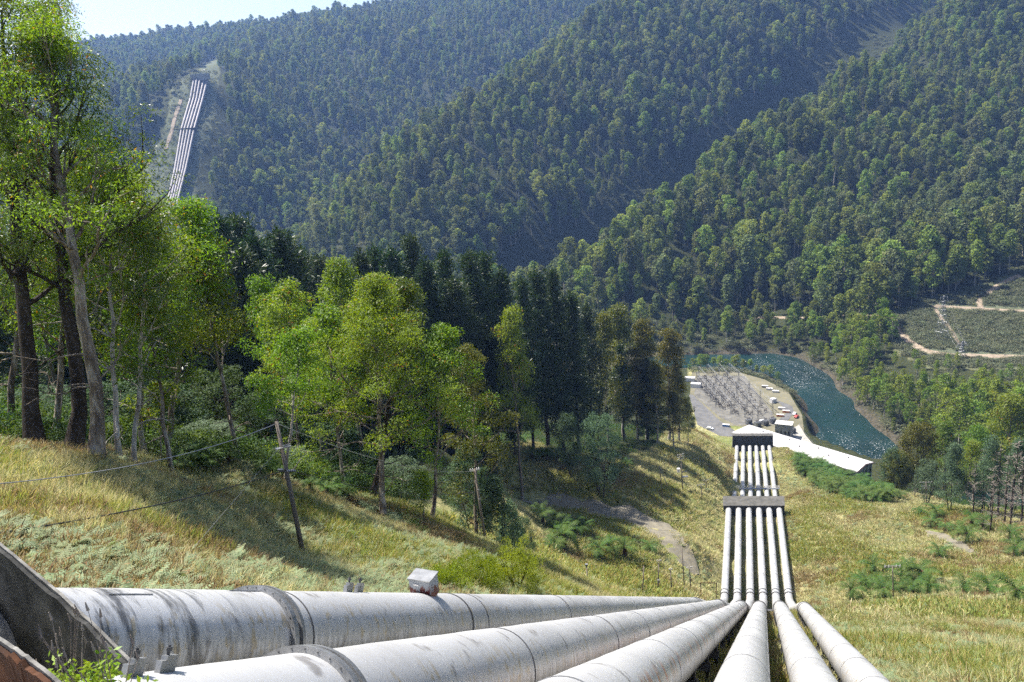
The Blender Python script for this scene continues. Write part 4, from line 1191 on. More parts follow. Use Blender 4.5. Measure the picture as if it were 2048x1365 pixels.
# ------------------------------------------------------------------ anchor block at the lower left
def wedge_wall(name, label, edge, thick, drop, face, parts=("face", "coping")):
    """wall whose sloping top edge runs along world points"""
    E = np.array(edge); c = E.mean(0)
    T = thing(name, label, "concrete wall", c - (0, 0, drop))
    dirs = E[-1] - E[0]; nrm = np.cross(dirs, (0, 0, 1.0)); nrm /= np.linalg.norm(nrm)
    if nrm @ (np.array([0, 0, CZ]) - c) > 0: nrm = -nrm          # away from the camera
    rs = np.random.RandomState(5)
    n = 26
    s = np.linspace(0, 1, n); seg = np.linspace(0, 1, len(E))
    top = np.stack([np.interp(s, seg, E[:, k]) for k in range(3)], 1) - np.array(T.location)
    jag = rs.uniform(-.035, .035, n)
    for nm, mt, a0, a1, z1, rough in (("face", face, 0.0, thick * .55, -drop, True), ("coping", MAT['concrete_edge'], thick * .6, thick, -drop * .6, False)):
        V, F_ = [], []
        rows = 9 if rough else 2
        for j in range(n):
            t_ = top[j] + (0, 0, (jag[j] if rough else .03 + jag[j] * .3))
            col_ = [t_ + nrm * a1]
            for r_ in range(rows):
                h = r_ / (rows - 1)
                off = nrm * (a0 + (rs.uniform(-.05, .03) if rough and r_ else 0))
                col_.append(t_ + off + (0, 0, z1 * h))
            V += col_
        k = rows + 1
        for j in range(n - 1):
            for r_ in range(k - 1): F_.append((j * k + r_, (j + 1) * k + r_, (j + 1) * k + r_ + 1, j * k + r_ + 1))
        mesh_obj(nm, np.array(V), F_, mt, T, False)
    return T
wedge_wall("anchor_wall", "black mossy concrete anchor wall with a pale sloping edge at lower left", [at(-140, 985, 9.6), at(0, 1106, 9.0), at(95, 1184, 8.6), at(190, 1272, 8.2), at(300, 1384, 7.7), at(400, 1500, 7.3)], .075, 5.0, MAT['concrete_dark'])
wedge_wall("retaining_wall", "rusty brown wall edge in the lower left corner", [at(-150, 1215, 6.4), at(0, 1300, 6.0), at(60, 1344, 5.8), at(140, 1410, 5.5)], .07, 4.0, MAT['rust_brick'])

# ------------------------------------------------------------------ poles
def vpole(label, base, top_px, r=.14, arms=(), group="wooden poles on the slope", extra=None, name="utility_pole", mat='pole_wood'):
    b = np.asarray(base, float); t_b = project(b)[2][0]
    tp = at(*top_px, t=t_b)
    T = thing(name, label, "pole", b, 0, group); v = tp - b
    m = MB(); m.tube([(0, 0, -.4), v * .5, v], [r * 1.15, r, r * .8], 10); m.build("shaft", MAT[mat], T, True)
    for (f_, half, az, thick) in arms:
        p = v * f_; u = np.array([math.cos(az), math.sin(az), 0])
        m = MB(); m.box(p + np.array([-math.sin(az), math.cos(az), 0]) * r, (half * 2, thick, thick), yaw(az)); A = m.build("crossarm", MAT['galv'], T)
        for k in (-.9, -.45, .45, .9):
            q = p + u * half * k; m = MB(); m.tube([q + (0, 0, thick * .4), q + (0, 0, thick + .12), q + (0, 0, thick + .3)], [.07, .1, .04], 6); m.build("insulator", MAT['insulator'], A)
    return T, b, v
GB = lambda px, py, t: g_at(px, py, t)
pole1, b1, v1 = vpole("tall leaning wooden pole on the near grass slope, carrying cables", at(610, 1127, 51), (553, 843), .15, (), "wooden poles on the slope")
m = MB(); u = v1 * .82
m.box(u + (.12, -.1, 0), (.95, .3, .05), yaw(.5)); m.box(u + (.35, -.12, .12), (.5, .07, .09), yaw(.5)); m.build("upper_bracket", MAT['galv'], pole1)
m = MB(); u2 = v1 * .655
m.box(u2 + (.1, -.12, 0), (1.1, .12, .12), yaw(-.15)); m.box(u2 + (-.35, -.1, .12), (.35, .2, .05), yaw(-.15)); m.build("lower_bracket", MAT['galv'], pole1)
m = MB()
for k in range(5): m.tube([u2 + (.1 + k * .12, -.22, .1), u2 + (.2 + k * .12, -.3, .02)], [.03, .03], 5)
m.build("cable_clamp", MAT['wire'], pole1)
b2_ = at(972, 1087, 92)
pole2, b2, v2 = vpole("leaning dark pole beside the blue green wattle left of centre", b2_, (949, 938), .14, ((.97, .55, .2, .09),))
m = MB()
for k in (.6, .72): m.box(v2 * k + (.1, -.1, 0), (.3, .2, .14))
m.build("cleat", MAT['galv'], pole2)
pole3, b3, v3 = vpole("slim pole standing just behind the leftmost pipe", g_at(1178, 1238, 121), (1173, 1130), .11)
m = MB(); m.box(v3, (.4, .3, .25)); m.build("cap", MAT['galv'], pole3)
small = [((1285, 1190), (1287.5, 1132), 172, (), "slim pole near the pipes, second from the left in the row of short poles"), ((1316, 1178), (1318, 1121), 176, ((.97, .5, .1, .1),), "short pole with a box near its foot in the row of short poles"),
         ((1343, 1180), (1341, 1139), 180, ((.97, .4, .1, .1),), "shortest pole in the row beside the pipes"), ((1369, 1176), (1363, 1091), 184, (), "tallest pole in the row beside the pipes at mid slope"),
         ((1381, 1177), (1379, 1135), 186, ((.97, .8, .1, .1),), "small T shaped pole beside the tallest pole of the row"),
         ((1325, 996), (1319, 929), 256, (), "braced pole at the edge of the tree shadow"), ((1404, 1000), (1402, 969), 266, ((.95, 1.4, .1, .12),), "small T shaped pole left of the long dark block"),
         ((1413.6, 982), (1411.7, 960), 280, ((.95, 1.2, .1, .12),), "tiny T shaped pole behind the other T pole left of the dark block"),
         ((1787, 1201), (1785, 1131), 172, ((.97, 1.7, -.1, .12), (.93, 1.7, -.1, .12)), "pole with double crossarm among the tree ferns on the right"),
         ((1853, 1017), (1852, 963), 258, ((.95, 2.0, -.1, .14), (.8, 1.3, -.1, .14), (.72, 1.0, -.1, .14)), "pole with several crossarms by the wattles on the right")]
PB = {}
for (bp, tp, t0, arms, lab) in small:
    b = g_at(bp[0], bp[1], t0); T, b, v = vpole(lab, b, tp, .13, arms); PB[lab] = (T, b, v)
T, b, v = PB["short pole with a box near its foot in the row of short poles"]; m = MB(); m.box(v * .28 + (0, -.2, 0), (.5, .35, .8)); m.build("switch_box", MAT['galv'], T)
T, b, v = PB["braced pole at the edge of the tree shadow"]; m = MB(); m.tube([v * .93, np.array([1.6, .4, v[2] * .45 - .2])], [.09, .09], 6); m.build("brace", MAT['galv'], T)
tpole, bt, vt = vpole("transformer pole with clustered insulators and a platform, at the meadow edge", g_at(1365, 979, 268), (1361.6, 908), .17, ((.97, 1.3, .3, .14), (.9, 1.3, .3, .14), (.84, 1.0, .3, .14)))
m = MB(); m.tube([vt * .52 + (-1.1, -.3, -.2), vt * .52 + (-1.1, -.3, 1.1)], [.55, .55], 12); m.build("transformer", MAT['insulator'], tpole)
m = MB(); m.box(vt * .36 + (1.0, -.2, 0), (2.0, 1.0, .15)); m.box(vt * .5 + (.9, -.2, 0), (1.8, .15, .3)); m.build("platform", MAT['galv'], tpole)
# the low frame by the pipes
T = thing("pipe_frame", "low rusty goalpost frame beside the pipes", "frame", g_at(1417, 1197, 186)); o_ = np.array(T.location)
tq = project(o_)[2][0]; P4 = [at(1402.5, 1198, tq), at(1401, 1166, tq), at(1433, 1166.5, tq), at(1432, 1199, tq)]
for a, b, nm in ((P4[0], P4[1], "post"), (P4[1], P4[2], "bar"), (P4[2], P4[3], "post")): m = MB(); m.tube([a - o_, b - o_], [.09, .09], 6); m.build(nm, MAT['rust_brick'], T)

# ------------------------------------------------------------------ wires
def wire(name, label, a, b, sag, r, mat, group="overhead wires", n=24):
    a, b = np.asarray(a, float), np.asarray(b, float)
    s = np.linspace(0, 1, n)[:, None]; p = a * (1 - s) + b * s; p[:, 2] -= 4 * sag * (s[:, 0] * (1 - s[:, 0]))
    c = p.mean(0); v, f = sweep(p - c, r, 5, True)
    o = mesh_obj(name, v, f, MAT[mat], None, True); o.location = c; tag(o, label, "cable", group); return o
P1T, P1L = b1 + v1 * .985, b1 + v1 * .66
wire("overhead_cable", "grey twisted cable from the leaning pole's top to the left edge", P1T, at(-260, 985, 27), .9, .024, 'wire')
wire("overhead_cable", "thick black cable from the leaning pole's middle to the left edge", P1L, at(-300, 1108, 21), .5, .03, 'cable')
wire("stay_wire", "thin straight stay wire from the leaning pole down to the grass", b1 + v1 * .83, g_at(365, 1122, 40), 0, .008, 'wire')
wire("overhead_cable", "grey cable from the leaning pole's top to the pole by the wattle", P1T, b2 + v2 * .97, 1.2, .024, 'wire')
wire("overhead_cable", "black cable from the leaning pole's middle to the pole by the wattle", P1L, b2 + v2 * .7, 1.0, .024, 'cable')
wire("overhead_cable", "sagging dark cable from the pole by the wattle to the pole behind the pipe", b2 + v2 * .7, b3 + v3 * .62, 2.2, .03, 'cable')
pq = PB["slim pole near the pipes, second from the left in the row of short poles"]
wire("overhead_cable", "sagging dark cable between the two slim poles behind the leftmost pipe", b3 + v3 * .62, pq[1] + pq[2] * .3, 2.5, .03, 'cable')

# ------------------------------------------------------------------ power station
def box_on(T, name, c, dims, ang, mat):
    m = MB(); m.box(np.asarray(c) - np.array(T.location), dims, yaw(ang)); return m.build(name, mat, T)
ZR = 26.0
rA, rB, rC = at(1552, 866, z=ZR), at(1748, 925, z=ZR), at(1716, 945, z=ZR)
u = (rB - rA); LEN = np.linalg.norm(u); u /= LEN; w = rC - rB; w -= u * (w @ u); WID = np.linalg.norm(w); w /= WID
L0 = rA - u * 18                                       # far long eave from L0 to rB
ang = math.atan2(u[1], u[0])
cen = (L0 + rB) / 2 + w * WID / 2; LL = np.linalg.norm(rB - L0)
T = thing("power_house", "long power house with a wide white roof beside the river", "building", (cen[0], cen[1], 11.0)); o_ = np.array(T.location)
m = MB(); m.box((0, 0, (ZR - 11.4) / 2), (LL - 1.6, WID - 1.6, ZR - 11.4), yaw(ang)); m.build("wall", MAT['concrete'], T)
def lp(a, b, z): return (u * a + w * b) + np.array([0, 0, z - 11.0])
V = [lp(-LL / 2, -WID / 2, ZR), lp(LL / 2, -WID / 2, ZR), lp(LL / 2, 0, ZR + 1.6), lp(-LL / 2 + 8, 0, ZR + 1.6), lp(-LL / 2, WID / 2, ZR), lp(LL / 2, WID / 2, ZR)]
V += [q + np.array([0, 0, -.45]) for q in V]
roof = mesh_obj("roof", np.array(V), [(0, 1, 2, 3), (3, 2, 5, 4), (0, 3, 4), (6, 7, 1, 0), (4, 5, 11, 10), (1, 7, 8, 2), (2, 8, 11, 5), (0, 4, 10, 6), (6, 9, 8, 7), (9, 10, 11, 8), (6, 10, 9)], MAT['roof_white'], T, False)
for sg in (-1, 1):
    a, b = lp(LL / 2 + .06, 0, ZR + 1.35), lp(LL / 2 + .06, sg * WID / 2, ZR - .25); m = MB(); m.bar(a, b, .38); m.build("barge_board", MAT['fascia'], roof)
for k in range(7):                                     # roof vents
    m = MB(); m.box(lp(-LL / 2 + 14 + k * (LL - 24) / 6, -1.5 + (k % 2) * 4, ZR + 1.6), (.5, .5, .7), yaw(ang)); m.build("vent", MAT['steel_dark'], roof)
for k in range(5):
    q = lp(LL / 2 - .72, -WID / 2 + 1.0 + k * (WID - 2) / 4, (ZR + 11) / 2 - .4); m = MB(); m.box(q, (.5, .55, ZR - 12.2), yaw(ang)); m.build("column", MAT['concrete_pale'], T)
    if k < 4:
        q = lp(LL / 2 - .78, -WID / 2 + 1.0 + (k + .5) * (WID - 2) / 4, (ZR + 11) / 2 + 1); m = MB(); m.box(q, (.12, (WID - 2) / 4 - 1.0, (ZR - 12) * .6), yaw(ang)); m.build("window", MAT['glass_dark'], T)
for k in range(12):
    q = lp(-LL / 2 + 6 + k * (LL - 12) / 11, -WID / 2 + .78, 20.5); m = MB(); m.box(q, (2.2, .12, 6), yaw(ang)); m.build("window", MAT['glass_dark'], T)
# control building with windows
cb = at(1568, 873, z=12.0)
T = thing("control_building", "small grey concrete building with dark windows behind the white roof", "building", cb); a2 = math.radians(-28)
m = MB(); m.box((0, 0, 4.2), (9.5, 6, 8.4), yaw(a2)); m.build("wall", MAT['concrete'], T)
m = MB(); m.box((0, 0, 8.5), (9.9, 6.4, .3), yaw(a2)); m.build("roof", MAT['concrete_pale'], T)
Ry = yaw(a2)
for k in range(4):
    m = MB(); m.box(Ry @ np.array([-3.4 + k * 2.2, -3.03, 3.2]), (.9, .1, 2.6), Ry); f_ = m.build("window", MAT['glass_dark'], T)
# river wall and deck
dk = [at(1560, 872, z=12.2), at(1598, 850, z=12.2), at(1612, 872, z=12.2), at(1630, 893, z=12.2), at(1590, 886, z=12.2)]
c = np.mean(dk, 0); T = thing("river_wall", "concrete retaining wall and deck at the river edge beside the power house", "wall", (c[0], c[1], 0)); o_ = np.array(T.location)
V = [q - o_ for q in dk] + [np.array([q[0], q[1], -1.0]) - o_ for q in dk]; n = len(dk)
mesh_obj("body", np.array(V), [tuple(range(n)), tuple(range(2 * n - 1, n - 1, -1))] + [(i, i + n, (i + 1) % n + n, (i + 1) % n) for i in range(n)], MAT['concrete'], T, False)
for i in (1, 2):
    a, b = dk[i] - o_, dk[i + 1] - o_; m = MB(); m.bar(a + (0, 0, 1.0), b + (0, 0, 1.0), .06); m.build("rail", MAT['galv'], T)
# yard surfaces
def sheet(name, img, z, mat):
    V = np.array([at(px, py, z=z) for px, py in img]); return structure(mesh_obj(name, V, [tuple(range(len(V)))], mat, None, False))
sheet("yard_lawn", [(1384, 744), (1470, 743), (1528, 759), (1576, 783), (1604, 830), (1608, 862), (1560, 866), (1470, 852), (1400, 850), (1380, 790)], 12.06, MAT['lawn'])
sheet("switchyard_gravel", [(1395, 752), (1488, 752), (1545, 825), (1552, 850), (1470, 850), (1440, 835), (1388, 790)], 12.10, MAT['gravel'])
sheet("yard_road", [(1378, 790), (1386, 790), (1440, 842), (1470, 862), (1466, 874), (1440, 872), (1395, 850)], 12.14, MAT['asphalt'])
sheet("yard_road", [(1540, 792), (1552, 800), (1584, 812), (1588, 826), (1572, 846), (1556, 842), (1576, 824), (1560, 808)], 12.14, MAT['asphalt'])

# switchyard
def lattice_post(T, p, h, w, nm="post", mat='galv'):
    m = MB()
    for sx in (-1, 1):
        for sy in (-1, 1): m.bar(p + np.array([sx * w, sy * w, 0]), p + np.array([sx * w * .5, sy * w * .5, h]), .05)
    k = 6
    for j in range(k):
        a, b = j / k, (j + 1) / k; wa, wb = w * (1 - .5 * a), w * (1 - .5 * b)
        m.bar(p + np.array([-wa, -wa, h * a]), p + np.array([wb, -wb, h * b]), .035); m.bar(p + np.array([wa, wa, h * a]), p + np.array([-wb, wb, h * b]), .035)
        m.bar(p + np.array([-wa, wa, h * a]), p + np.array([-wb, -wb, h * b]), .035)
    return m.build(nm, MAT[mat], T)
ROWS = [((1394, 770), (1432, 815)), ((1398, 757), (1462, 828)), ((1416, 752), (1490, 835)), ((1438, 750), (1516, 838)), ((1458, 750), (1545, 828))]
ORD = ["first", "second", "third", "fourth", "fifth"]
for k, (a, b) in enumerate(ROWS):
    pa, pb = at(*a, z=12.1), at(*b, z=12.1)
    T = thing("busbar_gantry", "%s row of steel busbar gantry in the switchyard, counted from the trees" % ORD[k], "gantry", pa, 0, "steel gantry rows of the switchyard")
    dd = pb - pa; n = 5; xx = np.array([-dd[1], dd[0], 0]) / np.linalg.norm(dd)
    for j in range(n): lattice_post(T, dd * j / (n - 1), 9.0, .45)
    m = MB()
    for zz in (8.6, 9.4): m.bar((0, 0, zz), dd + (0, 0, zz), .07)
    for j in range(40):
        f0, f1 = j / 40, (j + 1) / 40; m.bar(dd * f0 + (0, 0, 8.6 if j % 2 else 9.4), dd * f1 + (0, 0, 9.4 if j % 2 else 8.6), .04)
    m.build("beam", MAT['galv'], T)
    for sg in (-1.6, 0, 1.6):
        m = MB(); m.tube([xx * sg + (0, 0, 6.2), dd + xx * sg + (0, 0, 6.2)], [.06, .06], 5); cbn = m.build("conductor", MAT['wire'], T)
# switch units: shared parts, copied
m = MB(); m.box((0, 0, 1.1), (2.4, .5, .25)); m.tube([(-.9, 0, 0), (-.9, 0, 1.1)], [.12, .12], 5); m.tube([(.9, 0, 0), (.9, 0, 1.1)], [.12, .12], 5); o = m.build("frame", MAT['steel_dark']); su_f = o.data; bpy.data.objects.remove(o)
m = MB(); m.tube([(0, 0, 1.2), (0, 0, 1.6), (0, 0, 2.0), (0, 0, 2.6)], [.2, .14, .2, .1], 8); o = m.build("insulator", MAT['fern_trunk']); su_i = o.data; bpy.data.objects.remove(o)
rs = np.random.RandomState(9); nsu = 0
for k in range(len(ROWS) - 1):
    for r_ in (.35, .7):
        for j in range(9):
            f_ = (j + .4) / 9.0
            p0 = at(*ROWS[k][0], z=12.1) * (1 - f_) + at(*ROWS[k][1], z=12.1) * f_; p1 = at(*ROWS[k + 1][0], z=12.1) * (1 - f_) + at(*ROWS[k + 1][1], z=12.1) * f_
            p = p0 * (1 - r_) + p1 * r_ + np.array([rs.normal() * .4, rs.normal() * .6, 0])
            o = thing("switch_unit", "small switch with dark insulators standing between the switchyard gantries", "switchgear", p, math.radians(20), "switches in the switchyard")
            inst("frame", su_f, o)
            for xo in (-.9, 0, .9): inst("insulator", su_i, o, (xo, 0, 0))
TRL = [(1497, 848), (1515, 853), (1530, 850), (1545, 846), (1584, 866)]
for k, (x, y) in enumerate(TRL):
    p = at(x, y, z=12.1); T = thing("transformer", ["transformer nearest the white car side of the yard", "second transformer along the power house", "third transformer along the power house", "transformer beside the concrete control building", "transformer on the river deck"][k], "transformer", p, math.radians(25), "transformers behind the power house")
    m = MB(); m.box((0, 0, 1.7), (3.4, 2.2, 2.8)); m.build("tank", MAT['galv'], T)
    m = MB()
    for j in range(6): m.box((-1.4 + j * .56, -1.45, 1.7), (.18, .7, 2.4))
    m.build("radiator", MAT['galv'], T)
    for j in range(3): m = MB(); m.tube([(-1 + j, 0, 3.1), (-1 + j, 0, 3.6), (-1 + j, 0, 4.3)], [.2, .25, .1], 8); m.build("bushing", MAT['fern_trunk'], T)
# vehicles
def car(label, p, rz, paint, van=False):
    T = thing("parked_car", label, "car", p, rz, "vehicles parked at the power station")
    prof = [(-2.15, .35), (-2.2, .8), (-1.9, 1.0), (-1.5, 1.45), (.35, 1.48), (1.05, 1.0), (2.0, .85), (2.2, .6), (2.2, .35)] if not van else [(-2.4, .4), (-2.4, 2.0), (1.3, 2.05), (1.9, 1.25), (2.4, 1.05), (2.45, .4)]
    V = [(x, -.85 * (1 if z < 1.05 else .86), z) for x, z in prof] + [(x, .85 * (1 if z < 1.05 else .86), z) for x, z in prof]; n = len(prof)
    mesh_obj("body", np.array(V), [tuple(range(n)), tuple(range(2 * n - 1, n - 1, -1))] + [(i, i + n, (i + 1) % n + n, (i + 1) % n) for i in range(n)], MAT[paint], T, False)
    for sg in (-1, 1):
        m = MB(); m.box((-.45, sg * .80, 1.25), (1.7, .06, .3)); m.build("side_window", MAT['glass_dark'], T)
        for x in (-1.35, 1.35): m = MB(); m.tube([(x, sg * .72, .33), (x, sg * .9, .33)], [.33, .33], 10); m.build("wheel", MAT['tyre'], T)
    m = MB(); m.box((.78, 0, 1.24), (.1, 1.3, .42), np.array([[.8, 0, .6], [0, 1, 0], [-.6, 0, .8]])); m.build("windscreen", MAT['glass_dark'], T)
car("white car alone on the station road left of the black fronted block", at(1420, 859, z=12.2), math.radians(-35), 'car_white')
car("white car on the lawn road by the river bend", at(1589, 829, z=12.2), math.radians(60), 'car_white')
car("red car parked beside the river edge of the yard", at(1593, 835, z=12.2), math.radians(50), 'car_red')
car("white van in front of the transformers", at(1525, 846, z=12.2), math.radians(15), 'car_white', True)
def crate(label, p, dims, rz, mat, cat="container"):
    T = thing("storage_container", label, cat, p, rz, "containers and stacked gear in the yard")
    m = MB(); m.box((0, 0, dims[2] / 2), dims); m.build("body", MAT[mat], T)
    m = MB(); m.box((0, 0, dims[2] + .06), (dims[0] + .15, dims[1] + .15, .12)); m.build("lid", MAT['roof_white'], T)
    for j in range(4): m = MB(); m.box((-dims[0] * .38 + j * dims[0] * .25, -dims[1] / 2 - .04, dims[2] / 2), (.12, .08, dims[2] * .9)); m.build("rib", MAT[mat], T)
crate("small white hut alone on the station lawn", at(1546, 805, z=12.1), (3.5, 3, 2.6), .4, 'insulator', "hut")
for k, (x, y, mt, lab) in enumerate(((1530, 775, 'galv', "grey container, first of the row on the far lawn"), (1539, 780, 'insulator', "white container, middle of the row on the far lawn"), (1551, 785, 'insulator', "white container, end of the row on the far lawn"),
     (1563, 819, 'insulator', "white stack beside the lawn road"), (1572, 825, 'box_orange', "orange crate beside the lawn road"), (1560, 833, 'box_orange', "orange crate nearest the control building"), (1452, 853, 'box_blue', "blue crate beside the yard road"),
     (1380, 762, 'insulator', "white shed roof at the far left corner of the switchyard"), (1392, 774, 'insulator', "long pale shed beside the trees at the switchyard"))):
    crate(lab, at(x, y, z=12.1), (4.2, 1.8, 1.2) if k < 7 else (7, 4, 2.6), math.radians(-25), mt)

# ------------------------------------------------------------------ transmission towers and lines
def tower(label, base, h, w, name="transmission_tower"):
    T = thing(name, label, "pylon", base, math.radians(20), "steel transmission towers")
    m = MB()
    def wd(f): return w * (1 - f) ** 1.2 + .35
    lv = [0, .22, .42, .58, .7, .8, .88, .95, 1.0]
    for a, b in zip(lv[:-1], lv[1:]):
        A = [np.array([sx * wd(a), sy * wd(a), h * a]) for sx, sy in ((-1, -1), (1, -1), (1, 1), (-1, 1))]
        Bq = [np.array([sx * wd(b), sy * wd(b), h * b]) for sx, sy in ((-1, -1), (1, -1), (1, 1), (-1, 1))]
        for k in range(4): m.bar(A[k], Bq[k], .12); m.bar(A[k], Bq[(k + 1) % 4], .08); m.bar(A[(k + 1) % 4], Bq[k], .08); m.bar(Bq[k], Bq[(k + 1) % 4], .08)
    m.build("mast", MAT['galv'], T)
    tips = []
    for f_, s in ((.78, 5.0), (.88, 4.2), (.98, 3.4)):
        m = MB()
        for sg in (-1, 1): m.bar((0, 0, h * f_ + .5), (sg * s, 0, h * f_), .1); m.bar((0, 0, h * f_ - .5), (sg * s, 0, h * f_), .1); tips.append((sg * s, 0, h * f_ - 1.2))
        arm = m.build("crossarm", MAT['galv'], T)
        for sg in (-1, 1): m = MB(); m.tube([(sg * s, 0, h * f_), (sg * s, 0, h * f_ - 1.2)], [.14, .14], 6); m.build("insulator", MAT['insulator'], arm)
    R = yaw(math.radians(20)); return T, [R @ np.array(q) + np.asarray(base) for q in tips]
bs = g_at(1882, 682, 605); TW1, tips1 = tower("tall lattice pylon in the scrub clearing between the dirt roads", bs, project(bs)[2][0] * 92 / F, 3.6)
bs = g_at(1922, 716, 575); TW4, tips4 = tower("short lattice pylon at the lower dirt road on the right", bs, 12.0, 2.0)
bs = g_at(1309, 448, 985); TW2, tips2 = tower("pale pylon in the dark cleared corridor between the ridges", bs, project(bs)[2][0] * 52 / F, 3.6)
bs = g_at(1546, 262, 1140); TW3, tips3 = tower("small far pylon high in the dark corridor on the right", bs, project(bs)[2][0] * 30 / F, 3.2)
for k in (0, 1, 4, 5):
    wire("power_line", "thin power line from the clearing pylon left across the forest", tips1[k], at(1330 + k * 4, 690 + k * 3, 660), 12, .035, 'cable', "power lines")
    wire("power_line", "thin power line from the clearing pylon down to the lower pylon", tips1[k], tips4[k], 2, .035, 'wire', "power lines")
    wire("power_line", "power line dropping from the lower pylon over the trees to the river", tips4[k], at(1785 + k * 3, 900, 462), 9, .05, 'cable', "power lines")
    wire("power_line", "power line strung along the dark corridor between two pylons", tips2[k], tips3[k], 8, .05, 'cable', "power lines")

# ------------------------------------------------------------------ the second pipeline across the valley
FP = []
for i in range(5):
    o = (i - 2)
    FP.append([at(402 + o * 6.0, 163, 1326), at(393.5 + o * 6.1, 198, 1295), at(377 + o * 6.2, 268, 1230), at(361 + o * 5.4, 338, 1172), at(348 + o * 4.8, 394, 1130), at(334 + o * 4.5, 452, 1092)])
NMS = ["leftmost", "second", "middle", "fourth", "rightmost"]
for i, P_ in enumerate(FP):
    T = thing("penstock_pipe", "%s of the five pale pipes climbing the far hillside" % NMS[i], "pipe", (0, 0, 0), 0, "five pale pipes on the far hillside")
    Q = [np.array([p[0], p[1], max(p[2], hz(p[0], p[1]) + .6) + .8]) for p in P_]
    pipe_run("upper_run", Q[:3], 1.7, MAT['pipe_far'], T, 12, 0, 12)
    pipe_run("lower_run", Q[2:], 1.6, MAT['pipe_far'], T, 12, 0, 12)
    if i == 0: q0 = Q
q4 = Q
c = (q0[0] + q4[0]) / 2 + (0, 0, 2); e = q4[0] - q0[0]; L_ = np.linalg.norm(e)
T = thing("header_block", "long pale concrete header block at the top of the far pipes", "concrete block", c - (0, 0, 2)); R = frame(np.cross((0, 0, 1.0), e))
m = MB(); m.box((0, 0, 3), (L_ + 9, 8, 9), R); m.build("body", MAT['concrete'], T)
m = MB(); m.box((0, 0, 7.9), (L_ + 10, 9, .8), R); m.build("cap", MAT['concrete_pale'], T)
m = MB(); m.bar((3, 0, 8), (3, 0, 14), .25); m.bar((9, 0, 8), (9, 0, 14), .25); m.bar((3, 0, 14), (9, 0, 14), .25); m.build("lifting_frame", MAT['galv'], T)
c = (q0[2] + q4[2]) / 2; e = q4[2] - q0[2]; L_ = np.linalg.norm(e)
T = thing("anchor_block", "dark notched block across the five far pipes halfway up", "concrete block", c - (0, 0, 2)); R = frame(np.cross((0, 0, 1.0), e))
m = MB(); m.box((0, 0, .6), (L_ + 6, 5, 4.6), R); m.build("body", MAT['concrete_dark'], T)
for k in range(5):
    m = MB(); m.box(R @ np.array([(k - 2) * L_ / 4, 0, 3.4]), (3.4, 5.2, 1.2), R); m.build("hump", MAT['concrete_dark'], T)

